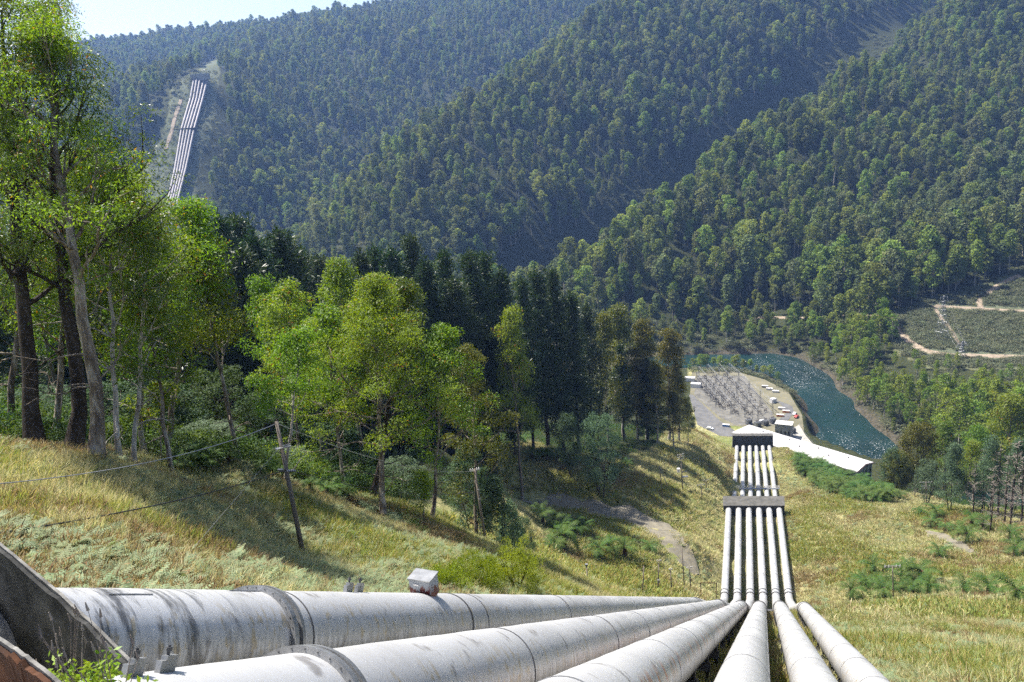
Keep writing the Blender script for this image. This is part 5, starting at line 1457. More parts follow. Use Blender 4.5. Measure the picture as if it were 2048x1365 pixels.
# ------------------------------------------------------------------ trees on our own bank
def plant(name, label, base, parts, group=None, rz=0.0, scale=1.0, cat="tree"):
    T = thing(name, label, cat, base, rz, group, 1.0)
    T.scale = (scale,) * 3 if np.isscalar(scale) else scale
    inst("trunk", parts[0], T); inst("crown", parts[1], T, kind='stuff'); return T
def top_height(px, py, t, b):
    """height and lean a tree on base b needs for its tip to stand at (px, py)"""
    v = at(px, py, t) - b; return float(v[2]), (float(v[0] / v[2]), float(v[1] / v[2]))
GL = "gum trees beside the grass slope"
near = [  # base, top, r0, base_f, spread, limbs, twigs, clump, per, L, W, leaf, bark, label, bare
    ((70, 890, 46), (-20, -40), .47, .3, 6.2, 21, 6, 1.15, 150, .2, .06, 'gum_leaf_dark', 'dark_bark', "thick dark trunked gum tree nearest the left edge", 2),
    ((146, 894, 47), (50, -25), .45, .33, 6.0, 21, 6, 1.15, 150, .2, .06, 'gum_leaf_dark', 'dark_bark', "second thick dark trunked gum tree from the left edge", 2),
    ((192, 918, 45), (70, 25), .40, .42, 6.2, 20, 6, 1.1, 150, .2, .06, 'gum_leaf', 'gum_bark', "gum tree with streaky grey peeling bark, third big trunk from the left", 6),
    ((236, 908, 50), (205, 330), .2, .35, 4.8, 20, 5, 1.1, 90, .26, .09, 'gum_leaf', 'pale_bark', "slender pale gum tree right of the three big trunks", 4),
    ((262, 905, 53), (285, 430), .18, .35, 4.4, 18, 5, 1.1, 90, .26, .09, 'gum_leaf_dark', 'pale_bark', "thin pale gum tree with reddish leaves behind the slender one", 3),
    ((346, 955, 57), (290, 590), .2, .45, 3.2, 13, 4, .95, 85, .28, .1, 'gum_leaf', 'gum_bark', "leaning young gum tree in front of the ferns at the slope edge", 2),
    ((330, 900, 66), (385, 395), .3, .3, 4.8, 22, 5, 1.2, 90, .3, .1, 'gum_leaf', 'gum_bark', "bushy gum tree whose top meets the far pipeline's foot", 2),
    ((482, 934, 66), (405, 478), .22, .4, 4.4, 17, 5, 1.1, 95, .3, .1, 'gum_leaf', 'gum_bark', "open crowned gum tree with a bare leaning trunk left of the tall pole", 4),
    ((566, 1002, 68), (600, 660), .17, .45, 3.4, 13, 4, .95, 85, .3, .1, 'gum_leaf', 'pale_bark', "crooked pale limbed gum tree just behind the leaning pole", 5),
    ((766, 1022, 75), (742, 566), .3, .24, 6.6, 28, 6, 1.15, 170, .25, .085, 'gum_leaf', 'gum_bark', "bright spreading gum tree in the middle with a straight trunk", 3),
    ((742, 990, 84), (812, 560), .36, .34, 5.8, 22, 5, 1.25, 110, .32, .11, 'gum_leaf_dark', 'dark_bark', "dark trunked gum tree behind the bright middle one", 2),
    ((690, 1000, 80), (655, 610), .2, .36, 4.8, 18, 5, 1.1, 100, .32, .11, 'gum_leaf', 'gum_bark', "gum tree filling the left side of the bright middle group", 2),
    ((862, 1030, 82), (880, 650), .22, .3, 5.0, 20, 5, 1.1, 100, .3, .1, 'gum_leaf', 'gum_bark', "gum tree on the right side of the bright middle group", 2),
    ((945, 1000, 96), (935, 690), .22, .2, 5.0, 22, 5, 1.05, 110, .28, .09, 'olive_leaf', 'gum_bark', "fine leaved olive gum tree at the right end of the group", 2),
    ((108, 884, 56), (165, 300), .26, .3, 5.4, 24, 5, 1.2, 140, .22, .07, 'gum_leaf', 'gum_bark', "gum tree between and behind the two dark trunks, filling the left crown mass", 2),
    ((20, 872, 53), (15, 210), .24, .25, 5.2, 24, 5, 1.2, 140, .22, .07, 'gum_leaf_dark', 'gum_bark', "leafy gum tree behind the first dark trunk at the left edge", 2),
    ((288, 905, 60), (268, 330), .22, .3, 4.6, 22, 5, 1.15, 95, .28, .1, 'gum_leaf', 'pale_bark', "leafy gum tree with a thin pale trunk above the small bright sapling", 3),
    ((610, 1000, 88), (560, 560), .2, .3, 4.8, 20, 5, 1.15, 95, .32, .11, 'gum_leaf', 'gum_bark', "gum tree rising behind the leaning pole between the two bright groups", 2),
    ((846, 1032, 78), (842, 945), .07, .25, 1.6, 9, 3, .6, 60, .22, .08, 'gum_leaf', 'gum_bark', "small bright sapling at the foot of the middle gum group", 0),
    ((322, 925, 60), (318, 770), .07, .3, 2.2, 10, 3, .7, 60, .25, .09, 'gum_leaf', 'gum_bark', "small bright sapling at the edge of the dark undergrowth", 0),
]
for k, (b, tp, r0, bf, sp, lm, tw, cl, per, L, W, lf, bk, lab, bare) in enumerate(near):
    p = at(*b); p[2] = min(p[2], hz(p[0], p[1])) if abs(p[2] - hz(p[0], p[1])) < 4 else hz(p[0], p[1])
    H, lean = top_height(*tp, b[2], p)
    plant("gum_tree", lab, p, gum(100 + k, H, r0, bf, sp, lean, lm, tw, cl, per, L, W, lf, bk, bare=bare, sides=14 if r0 > .35 else 8), GL)
# standing deeper in the wood: top given, foot on the terrain
def rooted(px, py, t):
    p = at(px, py, t); z = hz(p[0], p[1]); return np.array([p[0], p[1], z]), p[2] - z
deep = [((672, 508, 108), "tall round topped gum tree rising behind the bright group", 4.0), ((600, 590, 100), "gum tree with a low bright top behind the crooked one", 3.2), ((530, 545, 100), "gum tree with a clumped top beside the dark pines", 3.6),
        ((230, 560, 80), "gum tree deep in the left wood", 4.0), ((40, 480, 75), "gum tree deep in the left corner of the wood", 4.5), ((1014, 612, 215), "thin bright gum tree among the dark pines", 3.0)]
DG = [gum(140 + k, 24, .28, .35, 4.2, (0, 0), 20, 4, 1.25, 90, .36, .13, 'gum_leaf', 'gum_bark') for k in range(3)]
for k, ((px, py, t), lab, sp) in enumerate(deep):
    b, H = rooted(px, py, t); s = max(H, 8) / 24
    plant("gum_tree", lab, b - (0, 0, .2), DG[k % 3], "gum trees within the wood", k * 1.3, (s * sp / 4.2 * .95, s * sp / 4.2 * .95, s))
PK = [pine(200 + k, 40, .42, (.12, .2, .08, .16)[k], (6.6, 6.0, 7.0, 6.2)[k], 40, .75, .17) for k in range(4)]
PT = [(395, 445, 150), (432, 432, 160), (470, 440, 170), (505, 470, 160), (556, 464, 170), (592, 505, 178), (632, 520, 190), (720, 505, 205), (748, 498, 210), (780, 500, 205), (818, 478, 215), (850, 520, 210), (886, 503, 220), (938, 505, 225), (966, 512, 232),
      (1000, 540, 236), (1042, 560, 250), (1072, 545, 256), (1104, 545, 262), (1140, 588, 268), (1172, 612, 285), (905, 560, 212), (690, 560, 190), (580, 560, 165), (480, 500, 150), (1240, 690, 312), (1290, 720, 325)]
rs = np.random.RandomState(21)
for k in range(54):
    x = rs.uniform(-60, 1060); PT.append((x, float(np.interp(x, [-60, 380, 560, 720, 1000, 1180], [470, 455, 480, 515, 545, 630])) + rs.uniform(15, 130), float(np.interp(x, [0, 500, 1000, 1200], [120, 180, 246, 300])) + rs.uniform(-18, 50)))
ORDS = ["first", "second", "third", "fourth", "fifth", "sixth", "seventh", "eighth", "ninth", "tenth", "eleventh", "twelfth", "thirteenth", "fourteenth", "fifteenth", "sixteenth", "seventeenth", "eighteenth", "nineteenth", "twentieth", "twenty first"]
for k, (px, py, t) in enumerate(PT):
    b, H = rooted(px, py, t)
    if H < 9: continue
    s = H / 40; wx_ = 1.3 * min(1.25, max(.6, s)) ** .6 * rs.uniform(.8, 1.2)
    lab = "dark pine standing inside the pine stand, %s" % ("behind the left gum trees" if px < 420 else "behind the bright middle gum trees" if px < 900 else "at its right half above the wattles")
    if k < 21: lab = "%s pine from the left along the skyline of the dark pine stand" % ORDS[k]
    plant("pine_tree", lab, b - (0, 0, .3), PK[k % 4], "dark pines behind the gum trees", rs.uniform(0, 6.28), (wx_, wx_, s))
# olive and rust tinted trees at the right end of the wood
OK_ = [gum(160 + k, 30, .35, .22, 5.0, (0, 0), 22, 4, 1.6, 80, .5, .2, 'olive_leaf', 'pale_bark', top=.45) for k in range(2)]
for k, (px, py, t, lab, w_) in enumerate(((1238, 602, 318, "rust tinted tree at the right end of the pine stand, tallest", 1.0), (1286, 632, 326, "olive tinted tree second in the clump above the shaded slope", .95), (1332, 650, 338, "olive tree with a rounded top above the power station yard", 1.0),
        (1205, 622, 300, "olive tinted tree beside the last dark pine", .8), (1356, 722, 345, "green tree hanging over the shaded slope by the switchyard", .8), (1310, 720, 318, "low olive tree in front of the rust tinted clump", .8),
        (1268, 690, 322, "dark olive tree in the middle of the rust tinted clump", .9), (1345, 780, 330, "low green tree at the top of the shaded slope", .8), (1375, 790, 362, "small green tree nearest the switchyard", .6))):
    b, H = rooted(px, py, t); s = max(H, 8) / 30
    plant("gum_tree", lab, b - (0, 0, .3), OK_[k % 2], "olive tinted trees by the shaded slope", k * 1.7, (1.45 * w_ * s ** .5, 1.45 * w_ * s ** .5, s))
# wattles
WD = [wattle(340 + k, 12, 4.4, 5, 90, .3, .13, 'shrub_leaf') for k in range(2)]  # wattle copies with shade painted into a darker leaf colour
WK = [wattle(300 + k, 12, 4.4, 5, 90, .3, .13) for k in range(2)] + [wattle(310 + k, 12, 3.6, 2, 90, .3, .12, cone=True) for k in range(2)] + [wattle(320, 10, 3.8, 4, 90, .26, .11, n_cl=90)]
WL = [((1195, 832), (1195, 946), 238, 0, 6.6, "round blue green wattle standing at the back of the meadow"), ((1135, 830), (1130, 930), 246, 1, 4.6, "smaller blue green wattle left of the round one, in the wood's shade"),
      ((930, 905), (930, 1060), 97, 4, 3.2, "grey green wattle shrub below the bright gum trees"), ((985, 955), (985, 1098), 97, 2, 3.0, "cone shaped blue green wattle beside the leaning dark pole"), ((1015, 1000), (1015, 1098), 104, 3, 2.4, "lower wattle at the brow above the tree ferns"), ((1045, 1040), (1045, 1100), 112, 4, 1.8, "smallest wattle at the brow, nearest the tree ferns"),
      ((430, 740), (430, 925), 88, 0, 4.6, "shaded wattle behind the open crowned gum"), ((525, 790), (525, 950), 96, 1, 4.6, "shaded wattle behind the crooked pale gum"), ((630, 860), (630, 990), 96, 4, 4.0, "shaded wattle right of the leaning pole's top"), ((200, 770), (200, 885), 66, 0, 4.0, "shaded wattle behind the big left trunks"),
      ((60, 780), (60, 870), 66, 1, 4.0, "shaded wattle at the left edge behind the first trunk"), ((300, 790), (300, 905), 78, 4, 4.0, "shaded wattle between the slender gums"), ((400, 850), (400, 945), 72, 0, 3.4, "fern coloured wattle shrub at the slope edge"), ((560, 900), (560, 985), 80, 1, 3.0, "wattle shrub behind the foot of the crooked gum"), ((700, 900), (700, 1000), 96, 0, 3.4, "wattle shrub in the shade under the bright group"), ((800, 920), (800, 1010), 100, 1, 3.4, "wattle shrub under the right half of the bright group"),
      ((1912, 888), (1925, 1032), 240, 2, 5.2, "cone shaped grey green wattle on the right beside the dead trees"), ((1858, 925), (1860, 1010), 262, 4, 4.6, "low pale wattle behind the right crossarm pole"), ((1790, 900), (1800, 990), 300, 1, 4.5, "grey wattle at the river side of the dark tree"), ((1985, 875), (1990, 1050), 235, 3, 5.0, "tall grey wattle mixed into the dead trees"), ((2040, 880), (2040, 1050), 240, 2, 5.0, "grey wattle at the right edge behind the dead trees")]
for k, (tp, bp, t, kind, w_, lab) in enumerate(WL):
    b, H = rooted(tp[0], tp[1], t); H = max(H, 2.5)
    s = H / (10 if kind == 4 else 12); ws = w_ / (4.4 if kind < 2 else 3.6)
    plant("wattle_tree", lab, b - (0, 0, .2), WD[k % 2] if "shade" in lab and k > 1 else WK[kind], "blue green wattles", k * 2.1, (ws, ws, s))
# the dark tree and its neighbours between the right bench and the river
DK = wattle(330, 24, 7.5, 2, 130, .55, .26, 'olive_leaf', n_cl=150)
b, H = rooted(1840, 852, 305); plant("cypress_tree", "big dark olive tree with yellow green edges above the river's right end", b, DK, None, .4, (1.0, 1.0, H / 24))
b, H = rooted(1795, 905, 300); plant("cypress_tree", "smaller dark olive tree left of and below the big one", b, DK, None, 2.4, (.7, .7, max(H, 8) / 24))
for k, (px, py, t, lab) in enumerate(((1960, 850, 330, "green gum tree behind the dead trees on the right"), (2035, 780, 350, "yellow green gum tree at the right edge above the dead trees"), (1900, 840, 345, "green gum tree rising behind the cone shaped wattle"), (2000, 830, 380, "green gum tree beyond the dead trees by the river"), (1945, 880, 300, "low green gum tree close behind the dead trees"))):
    b, H = rooted(px, py, t); s = max(H, 8) / 24; plant("gum_tree", lab, b, DG[k % 3], "gum trees by the dead trees", k * 1.1, (s * 1.2, s * 1.2, s))
# dead trees
def dead(seed, H):
    rs = np.random.RandomState(seed); f = np.linspace(0, 1, 8)
    tr = np.stack([np.cumsum(rs.normal(size=8) * .1), np.cumsum(rs.normal(size=8) * .1), H * f], 1); B = [(tr, .2 * (1 - f * .92), 6)]
    B2 = []
    for k in range(44):
        q = rs.uniform(.12, .98); j = min(int(q * 7), 6); p = tr[j] * (1 - (q * 7 - j)) + tr[j + 1] * (q * 7 - j); a = rs.uniform(0, 6.28); ln = (1 - q * .75) * rs.uniform(1.6, 3.6)
        path = curve_path(p, (math.cos(a), math.sin(a), .1), ln, 5, rs, (0, 0, .3), .5); B2.append((path, np.linspace(.05, .015, 6), 3))
        for m_ in range(4):
            i = rs.randint(2, 6); tw = curve_path(path[i], path[i] - path[i - 1] + rs.normal(size=3) * .3, ln * .35, 3, rs, (0, 0, .2), .5); B2.append((tw, np.linspace(.025, .01, 4), 3))
    return wood_mesh("trunk", B, MAT['dark_bark']), wood_mesh("branches", B2, MAT['dead_wood'])
DD = [dead(360 + k, 14) for k in range(3)]
for k, (px, py, t) in enumerate(((1955, 925, 232), (1975, 895, 238), (1992, 930, 226), (2008, 890, 232), (2022, 910, 222), (2040, 880, 230), (2056, 900, 222), (1832, 955, 285), (1990, 960, 215), (2030, 950, 214))):
    b, H = rooted(px, py, t); T = thing("dead_tree", "bare grey dead tree in the thicket at the right edge" if k != 7 else "bare grey dead tree left of the low pale wattle", "tree", b, k * 1.9, "dead trees on the right"); s = max(H, 7) / 14; T.scale = (s, s, s)
    inst("trunk", DD[k % 3][0], T); inst("branch", DD[k % 3][1], T, kind='stuff')

# trees and bushes between the switchyard and the river
for k, (px, py, t, lab) in enumerate(((1402, 708, 628, "small gum tree at the river behind the far left corner of the switchyard"), (1441, 712, 622, "small yellowish gum tree at the river behind the switchyard"), (1378, 730, 600, "small gum tree at the wood's end beside the switchyard"))):
    p = at(px, py, t); b = np.array([p[0], p[1], hz(p[0], p[1])]); s = max(6, p[2] - b[2]) / 24
    plant("gum_tree", lab, b, BANK_K[k], "small gum trees behind the switchyard", k, (s * 1.5, s * 1.5, s))
for k in range(14):
    px = 1386 + k * 12.5 + (k * 29 % 7); p = at(px, 737 + (k % 3) * 3 + max(0, px - 1500) * .35, z=1.0); z = max(.3, hz(p[0], p[1])); s = (.34 + (k * 17 % 5) * .04) * (.8 if px > 1500 else 1)
    plant("gum_tree", "%s small riverside tree from the left, behind the switchyard" % ORDS[k], (p[0], p[1], z - .3), BANK_K[k % 6], "riverside trees behind the switchyard", k * 1.9, (s * 1.7, s * 1.7, s))
BU3 = [bush_mesh(780 + i, 60, .5, .26, 'scrub_leaf') for i in range(3)]
for k in range(46):
    px = float(np.interp(k, [0, 45], [1385, 1592])); py = float(np.interp(px, [1385, 1470, 1530, 1592], [742, 741, 752, 790])) + (k * 37 % 11) - 9
    p = at(px, py + 4, z=11.5); z = hz(p[0], p[1]); z = max(z, .5)
    T = thing("riverside_bush", "grey green bush in the row between the switchyard lawn and the river", "bush", (p[0], p[1], z - .2), k * 1.7, "bushes between the switchyard and the river"); sc_ = 2.0 + (k * 13 % 7) * .32; T.scale = (sc_, sc_, sc_ * .95)
    inst("foliage", BU3[k % 3], T, kind='stuff')

# ------------------------------------------------------------------ tree ferns
FM = [frond_mesh(400 + k, 2.5, 15, dr) for k, dr in enumerate((.75, 1.0, 1.3))]
m = MB(); m.tube([(0, 0, -.4), (0, 0, .8), (0, 0, 1.7)], [.32, .26, .22], 7); o = m.build("trunk", MAT['fern_trunk']); FTK = o.data; bpy.data.objects.remove(o)
m = MB(); rs = np.random.RandomState(4)
for k in range(16): a = k * 2.4; m.add([(math.cos(a) * .2, math.sin(a) * .2, 1.7), (math.cos(a + .3) * .2, math.sin(a + .3) * .2, 1.7), (math.cos(a) * (.9 + .3 * rs.uniform()), math.sin(a) * .95, .3 + .5 * rs.uniform())], [(0, 1, 2)])
o = m.build("dead_skirt", MAT['fern_trunk']); FSK = o.data; bpy.data.objects.remove(o)
def fern_crown(seed, n=20):
    """fronds of a small or distant fern as one mesh"""
    rs = np.random.RandomState(seed); V, F_, hue, k = [], [], [], 0
    for i in range(n):
        src_ = FM[rs.randint(3)]; v = np.empty(len(src_.vertices) * 3, np.float32); src_.vertices.foreach_get("co", v); v = v.reshape(-1, 3)
        a = i * 2.4 + rs.uniform(-.3, .3); e = rs.uniform(-.5, .55); ce, se = math.cos(e), math.sin(e)
        v = v @ np.array([[1, 0, 0], [0, ce, -se], [0, se, ce]]).T; v = v @ yaw(a).T * rs.uniform(.75, 1.1) + (0, 0, 1.65)
        V.append(v); F_.append(np.arange(len(v)).reshape(-1, 4) + k); k += len(v); hue += list(rs.uniform(0, 1, len(v) // 4))
    o = mesh_obj("fronds", np.concatenate(V), np.concatenate(F_), MAT['fern_leaf'], None, False, {"hue": ('FACE', hue)}); me = o.data; bpy.data.objects.remove(o); return me
FCR = [fern_crown(430 + k) for k in range(4)]
def fern(label, p, s, group, fronds=True, seed=0):
    rs = np.random.RandomState(seed); T = thing("tree_fern", label, "tree fern", p, rs.uniform(0, 6.28), group, s); s *= 1.55 if s > .75 else 1.2; T.scale = (s, s, s * rs.uniform(.7, 1.0)); inst("trunk", FTK, T)
    if fronds:
        inst("dead_skirt", FSK, T)
        for i in range(17): inst("frond", FM[rs.randint(3)], T, (0, 0, 1.65), (rs.uniform(-.5, .55), 0, i * 2.4 + rs.uniform(-.3, .3)), (rs.uniform(.8, 1.1),) * 3)
    else: inst("fronds", FCR[rs.randint(4)], T, kind='stuff')
    return T
fl_left = [(1085, 1046, 198, 1.2), (1108, 1058, 196, 1.1), (1122, 1066, 195, 1.3), (1148, 1062, 200, 1.2), (1165, 1070, 200, 1.2), (1128, 1098, 192, 1.6), (1110, 1105, 190, 1.1), (1200, 1118, 194, 1.3), (1218, 1105, 198, 1.1), (1250, 1115, 195, 1.4), (1300, 1104, 203, 1.1)]
sites = ["leftmost of the ferns below the gravel track", "second from the left in the fern row below the gravel track", "third fern of the row below the gravel track", "fern at the upper right of the cluster below the track", "fern at the right end of the big cluster below the track", "largest tree fern of the cluster below the gravel track", "low fern at the cluster's near left edge", "left one of the pair with black shade below", "right one of the pair with black shade below", "broad tree fern with black shade beneath, right of the pair", "single tree fern furthest right on the left meadow"]
for k, ((px, py, t, s), lab) in enumerate(zip(fl_left, sites)):
    fern("tree fern, " + lab if not lab.startswith(("low", "largest", "broad", "single")) else lab, g_at(px, py, t), s, "tree ferns on the left meadow", True, k)
for k, (px, py, t, s) in enumerate(((1050, 892, 258, 1.5), (1066, 915, 252, 1.2), (1092, 918, 254, 1.2), (1118, 920, 258, 1.2), (1142, 930, 262, 1.1), (1030, 900, 250, 1.2), (1255, 935, 285, 1.0))):
    fern("%s tree fern in the row along the dark wood above the dry meadow" % ("tallest", "second", "third", "fourth", "fifth", "leftmost", "separate right hand")[k], g_at(px, py, t), s, "tree ferns along the wood", True, 50 + k)
fr = [(1746, 1150, 1.2), (1723, 1172, 1.1), (1760, 1178, 1.1), (1815, 1160, 1.4), (1842, 1165, 1.6), (1803, 1178, 1.2), (1703, 1198, 1.1), (1768, 1196, 1.2), (1857, 1188, 1.2), (1735, 1180, 1.0), (1785, 1182, 1.0), (1826, 1186, 1.0)]
fr.sort()
for k, (px, py, s) in enumerate(fr): fern("%s tree fern from the left in the clump around the double crossarm pole" % ORDS[k], g_at(px, py, 182), s, "tree ferns around the right pole", True, 80 + k)
fr2 = [(1928, 1192, 170, 1.1, "low spreading tree fern right of the pole clump"), (1977, 1190, 168, 1.2, "dark trunked tree fern second from the right edge"), (2030, 1212, 158, 1.4, "tree fern at the right edge, lowest on the slope"), (1877, 1115, 212, 1.1, "lone tree fern with a tall trunk above the pole clump"), (1934, 1086, 224, 1.3, "tree fern beside the bare earth strip"),
       (1863, 1054, 244, 1.1, "tree fern at the top of the bare earth strip"), (1893, 1064, 238, .9, "small tree fern on the bare earth strip"), (1917, 1070, 234, 1.2, "tree fern behind the bare earth strip"), (2020, 1080, 215, 1.2, "tree fern under the dead trees"), (2030, 1110, 200, 1.3, "tree fern at the right edge below the dead trees"), (1968, 1058, 232, 1.2, "tree fern in front of the dead trees' left end"), (1943, 1054, 236, 1.1, "tree fern by the foot of the cone shaped wattle"), (1871, 1034, 252, 1.2, "tree fern at the foot of the crossarm pole"), (1840, 1030, 255, 1.0, "tree fern left of the crossarm pole")]
for k, (px, py, t, s, lab) in enumerate(fr2): fern(lab, g_at(px, py, t), s, "tree ferns on the right slope", True, 120 + k)
MASS = [(1600, 918), (1650, 930), (1700, 955), (1760, 975), (1800, 1000), (1790, 1012), (1720, 1005), (1660, 990), (1615, 965), (1590, 935)]
rs = np.random.RandomState(31); cnt = 0
while cnt < 120:
    px, py = rs.uniform(1590, 1800), rs.uniform(915, 1012)
    if not img_poly(np.array([px]), np.array([py]), MASS)[0]: continue
    p = g_at(px, py, float(np.interp(py, [915, 1012], [390, 275]))); cnt += 1
    fern("tree fern in the dense fern mass on the slope above the white roof", p, rs.uniform(.9, 1.5), "tree ferns massed above the white roof", False, 200 + cnt)
for k in range(26):
    px, py = rs.uniform(345, 720), 0
    py = float(np.interp(px, [345, 480, 620, 720], [945, 935, 985, 1000])) + rs.uniform(-25, 8)
    fern("fern clump in the shade along the edge of the grass slope", g_at(px, py, float(np.interp(px, [345, 480, 720], [62, 72, 84]))), rs.uniform(.35, .7), "ferns along the slope edge", True, 320 + k)

# ------------------------------------------------------------------ broom bush above the pipe, weeds by the anchor wall
def broom(seed, n, w, h):
    rs = np.random.RandomState(seed); C = np.stack([rs.uniform(-w, w, n), rs.uniform(-w * .7, w * .7, n), rs.uniform(.2, h, n)], 1); C[:, 2] *= np.clip(1.25 - np.abs(C[:, 0]) / w * .6, .3, 1.2)
    return foliage_mesh("foliage", C, np.full((n, 3), .42) * (1, 1, 1.2), 150, .16, .035, MAT['gorse'], rs, -.9, .4, .3, .3)
for k, (px, py, t, w, h, lab) in enumerate(((1035, 1180, 66, 2.0, 3.2, "tall bright green broom bush with dark shade below, above the leftmost pipe"), (950, 1178, 56, 1.8, 2.0, "middle bright green broom bush above the leftmost pipe"), (895, 1180, 50, 1.4, 1.4, "lowest bright green broom bush beside the cabinet"))):
    T = thing("broom_bush", lab, "bush", g_at(px, py, t), 0, "broom bushes above the pipe"); inst("foliage", broom(470 + k, 80 - k * 18, w, h), T, kind='stuff')
    m = MB(); rs = np.random.RandomState(k)
    for j in range(14): a = rs.uniform(0, 6.28); m.tube([(0, 0, -.2), (math.cos(a) * w * .4, math.sin(a) * w * .3, h * .5), (math.cos(a) * w * .6, math.sin(a) * w * .5, h * .9)], [.03, .02, .008], 4)
    m.build("stems", MAT['fern_trunk'], T)
rs = np.random.RandomState(8)
for k, (px, py, t) in enumerate(((150, 1385, 6.9), (185, 1385, 6.8), (225, 1390, 6.6), (128, 1380, 7.0))):
    p = at(px, py, t) - np.array([0, 0, .25]); T = thing("weed", "green weed with dry seed stalks in front of the black anchor wall", "plant", p, k * 1.4, "weeds by the anchor wall")
    C = np.stack([rs.normal(size=9) * .12, rs.normal(size=9) * .12, rs.uniform(.1, .55, 9)], 1)
    inst("leaves", foliage_mesh("leaves", C, np.full((9, 3), .1), 16, .07, .03, MAT['gorse'], rs, 0, .6, .2), T, kind='stuff')
    m = MB()
    for j in range(6):
        a = rs.uniform(0, 6.28); h = rs.uniform(.5, .95); q = np.array([math.cos(a) * .25, math.sin(a) * .25, h]); m.tube([(0, 0, 0), q * .6, q], [.006, .005, .003], 4); m.tube([q, q + (.01, 0, .08)], [.014, .004], 5)
    m.build("stalk", MAT['dead_wood'], T)

# ------------------------------------------------------------------ grass and bracken
def on_grass(x, y, z):
    px, py, t, ours, clear, wood = zones(x, y, z)
    ok = ours & (~wood) & (px > -120) & (px < 2170) & (py < 1420) & (t > 9) & (poly_dist(x, y, PAD) > 4)
    return ok, px, py, t
def sample(n, x0, x1, y0, y1, seed):
    rs = np.random.RandomState(seed); x, y = rs.uniform(x0, x1, n), rs.uniform(y0, y1, n); z = height(x, y); ok, px, py, t = on_grass(x, y, z)
    return x, y, z, ok, px, py, t, rs
TRACK_I = [(1035, 997), (1080, 1000), (1130, 1003), (1190, 1018), (1250, 1032), (1300, 1048), (1330, 1075), (1350, 1105), (1385, 1135)]
TR2_I = [(1855, 1062), (1885, 1072), (1915, 1088), (1945, 1105)]
pts, scl, kd = [], [], []
ax2 = [PIPES[k] for k in (0, 5)]
for (n, x0, x1, y0, y1, smin, smax, tmin, tmax, seed, far) in ((60000, -48, 14, 14, 95, .8, 1.35, 9, 95, 1, 0), (52000, 10, 110, 28, 130, 1.1, 1.9, 30, 135, 2, 0), (90000, -12, 175, 90, 420, 1.7, 3.2, 95, 470, 3, 1)):
    x, y, z, ok, px, py, t, rs = sample(n, x0, x1, y0, y1, seed)
    ok &= (t > tmin) & (t < tmax)
    if far:
        ok &= line_dist(px, py, [np.array(p, float) for p in TRACK_I]) > 14
        ok &= line_dist(px, py, [np.array(p, float) for p in TR2_I]) > 8
        ok &= line_dist(x, y, AXIS) > 9.5
    else: ok &= (line_dist(x, y, [PIPES[0]['start'], PIPES[0]['crest']]) > 1.3) | (rs.uniform(size=n) < .4)
    x, y, z, t, px, py = x[ok], y[ok], z[ok], t[ok], px[ok], py[ok]
    patch = fbm(x, y, 11 if not far else 22, 60, 3)
    gr = patch + rs.normal(size=len(x)) * .07 > .07
    s = rs.uniform(smin, smax, len(x)) * (1 + patch * 1.3) * (1 + 1.1 * fbm(x, y, 2.6, 201, 2))
    pts.append(np.stack([x, y, z - .03], 1)); scl.append(s); br = (~gr) & (fbm(x, y, 7 if not far else 15, 171, 3) + rs.normal(size=len(x)) * .05 > .09); kd.append(np.where(br, 20, np.where(gr, 5, 0) + (10 if far else 0)) + rs.randint(0, 5, len(x)))
pts, scl, kd = np.concatenate(pts), np.concatenate(scl), np.concatenate(kd)
GV = [blade_tuft("tuft", 800 + k, 26, .62, .26, .02, 'dry_grass', .75) for k in range(5)] + [blade_tuft("tuft", 810 + k, 26, .55, .26, .022, 'green_grass', .6) for k in range(5)]
GV += [blade_tuft("tuft", 820 + k, 22, .42, .3, .045, 'dry_grass', .8) for k in range(5)] + [blade_tuft("tuft", 830 + k, 22, .4, .3, .05, 'green_grass', .7) for k in range(5)]
GV += [blade_tuft("tuft", 840 + k, 24, .5, .28, .032, 'brown_grass', .7) for k in range(5)]
rs = np.random.RandomState(12); n = len(pts)
scatter("grass", GV, pts, np.stack([rs.normal(size=n) * .15, rs.normal(size=n) * .15, rs.uniform(0, 6.28, n)], 1), scl[:, None] * np.stack([np.ones(n), np.ones(n), rs.uniform(.7, 1.15, n)], 1), kd, "long dry yellow grass covering the slopes beside the pipes", "grass")
BV = [bracken_plant("plant", 850 + k, 8, .62) for k in range(5)]
P_, S_ = [], []
for (n, x0, x1, y0, y1, tmin, tmax, thr, smin, smax, seed) in ((30000, -48, 14, 14, 95, 9, 95, -.03, .5, 1.1, 5), (20000, 10, 110, 28, 130, 30, 135, .0, .7, 1.5, 6), (16000, -12, 175, 90, 420, 95, 470, .1, 1.0, 2.0, 7)):
    x, y, z, ok, px, py, t, rs = sample(n, x0, x1, y0, y1, seed); pn = fbm(x, y, 8, 91, 3)
    ok &= (t > tmin) & (t < tmax) & (pn + rs.normal(size=n) * .05 > thr) & (line_dist(x, y, AXIS) > (9.5 if tmin < 50 else 10.5)) & (line_dist(px, py, [np.array(p, float) for p in TRACK_I]) > 14)
    P_.append(np.stack([x, y, z], 1)[ok]); S_.append(rs.uniform(smin, smax, ok.sum()))
P_, S_ = np.concatenate(P_), np.concatenate(S_); n = len(P_); rs = np.random.RandomState(13)
scatter("bracken", BV, P_, np.stack([rs.normal(size=n) * .2, rs.normal(size=n) * .2, rs.uniform(0, 6.28, n)], 1), S_[:, None] * np.ones((1, 3)), rs.randint(0, 5, n), "pale green bracken growing through the grass", "bracken")
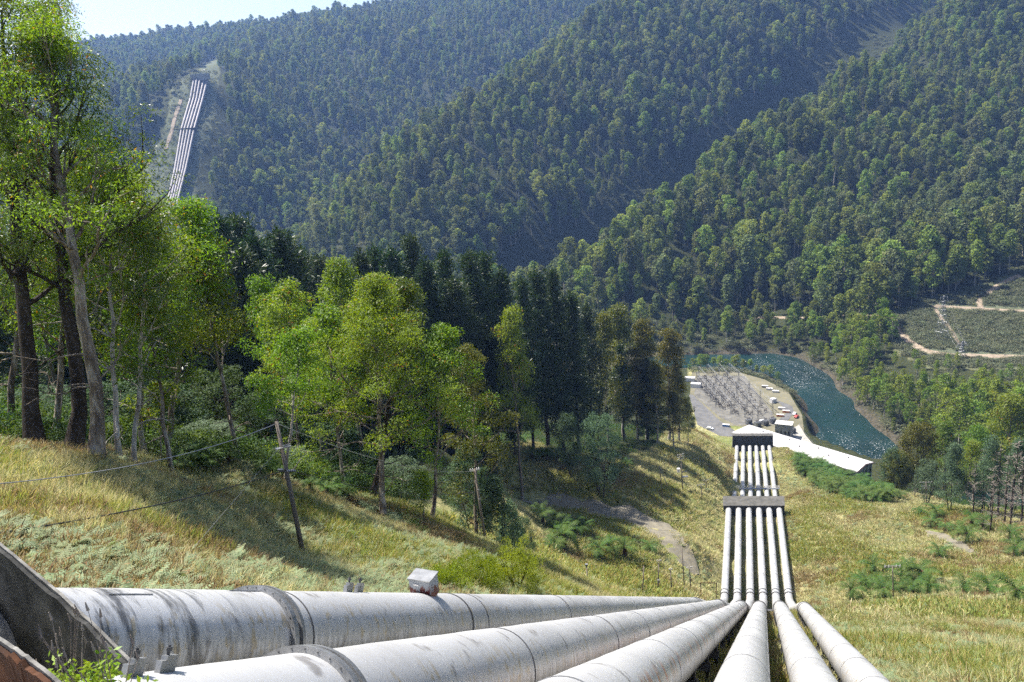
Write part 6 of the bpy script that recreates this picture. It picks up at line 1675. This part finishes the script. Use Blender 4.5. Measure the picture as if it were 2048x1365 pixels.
# undergrowth inside our own wood and along the fern slope
x = np.concatenate([rs.uniform(-75, 5, 5000), rs.uniform(-90, 100, 6000), rs.uniform(120, 260, 5000)]); y = np.concatenate([rs.uniform(45, 130, 5000), rs.uniform(120, 420, 6000), rs.uniform(200, 400, 5000)]); z = height(x, y)
px, py, t, o5, _, w5 = zones(x, y, z); ok = o5 & w5 & (px > -60) & (px < 2110) & (z > 1.5) & (poly_dist(x, y, PAD) > 3)
mx, my = rs.uniform(-12, 165, 9000), rs.uniform(60, 400, 9000); mz = height(mx, my); okm, mpx, mpy, mt = on_grass(mx, my, mz)
okm &= (fbm(mx, my, 16, 133, 3) + rs.normal(size=9000) * .04 > .16) & (line_dist(mx, my, AXIS) > 11) & (line_dist(mpx, mpy, [np.array(p, float) for p in TRACK_I]) > 16) & (line_dist(mpx, mpy, [np.array(p, float) for p in TR2_I]) > 10) & (mt > 70)
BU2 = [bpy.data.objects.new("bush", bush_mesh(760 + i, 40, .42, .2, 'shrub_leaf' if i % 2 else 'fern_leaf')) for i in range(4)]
x, y, z = np.concatenate([x[ok], mx[okm]]), np.concatenate([y[ok], my[okm]]), np.concatenate([z[ok], mz[okm]]); n = len(x); s = np.concatenate([rs.uniform(.7, 2.2, ok.sum()), rs.uniform(.35, .95, okm.sum())])
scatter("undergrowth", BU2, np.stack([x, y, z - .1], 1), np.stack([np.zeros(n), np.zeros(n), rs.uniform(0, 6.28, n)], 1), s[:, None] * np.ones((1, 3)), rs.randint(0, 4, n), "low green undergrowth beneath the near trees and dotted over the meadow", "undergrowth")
HAZE = 0.00009

# ------------------------------------------------------------------ air
hk = bpy.data.materials.new("haze_air"); hk.use_nodes = True
ht = hk.node_tree; ht.nodes.clear()
ho = ht.nodes.new("ShaderNodeOutputMaterial"); hv = ht.nodes.new("ShaderNodeVolumePrincipled")
hv.inputs["Color"].default_value = (.28, .48, 1.0, 1)
hv.inputs["Density"].default_value = HAZE
hv.inputs["Anisotropy"].default_value = .3
ht.links.new(hv.outputs[0], ho.inputs["Volume"])
hb = MB(); hb.box((100, 1400, 340), (4400, 3400, 720))
haze = hb.build("haze", hk); haze['kind'] = 'stuff'; haze['label'] = "thin blue haze filling the valley air"; haze['category'] = "haze"
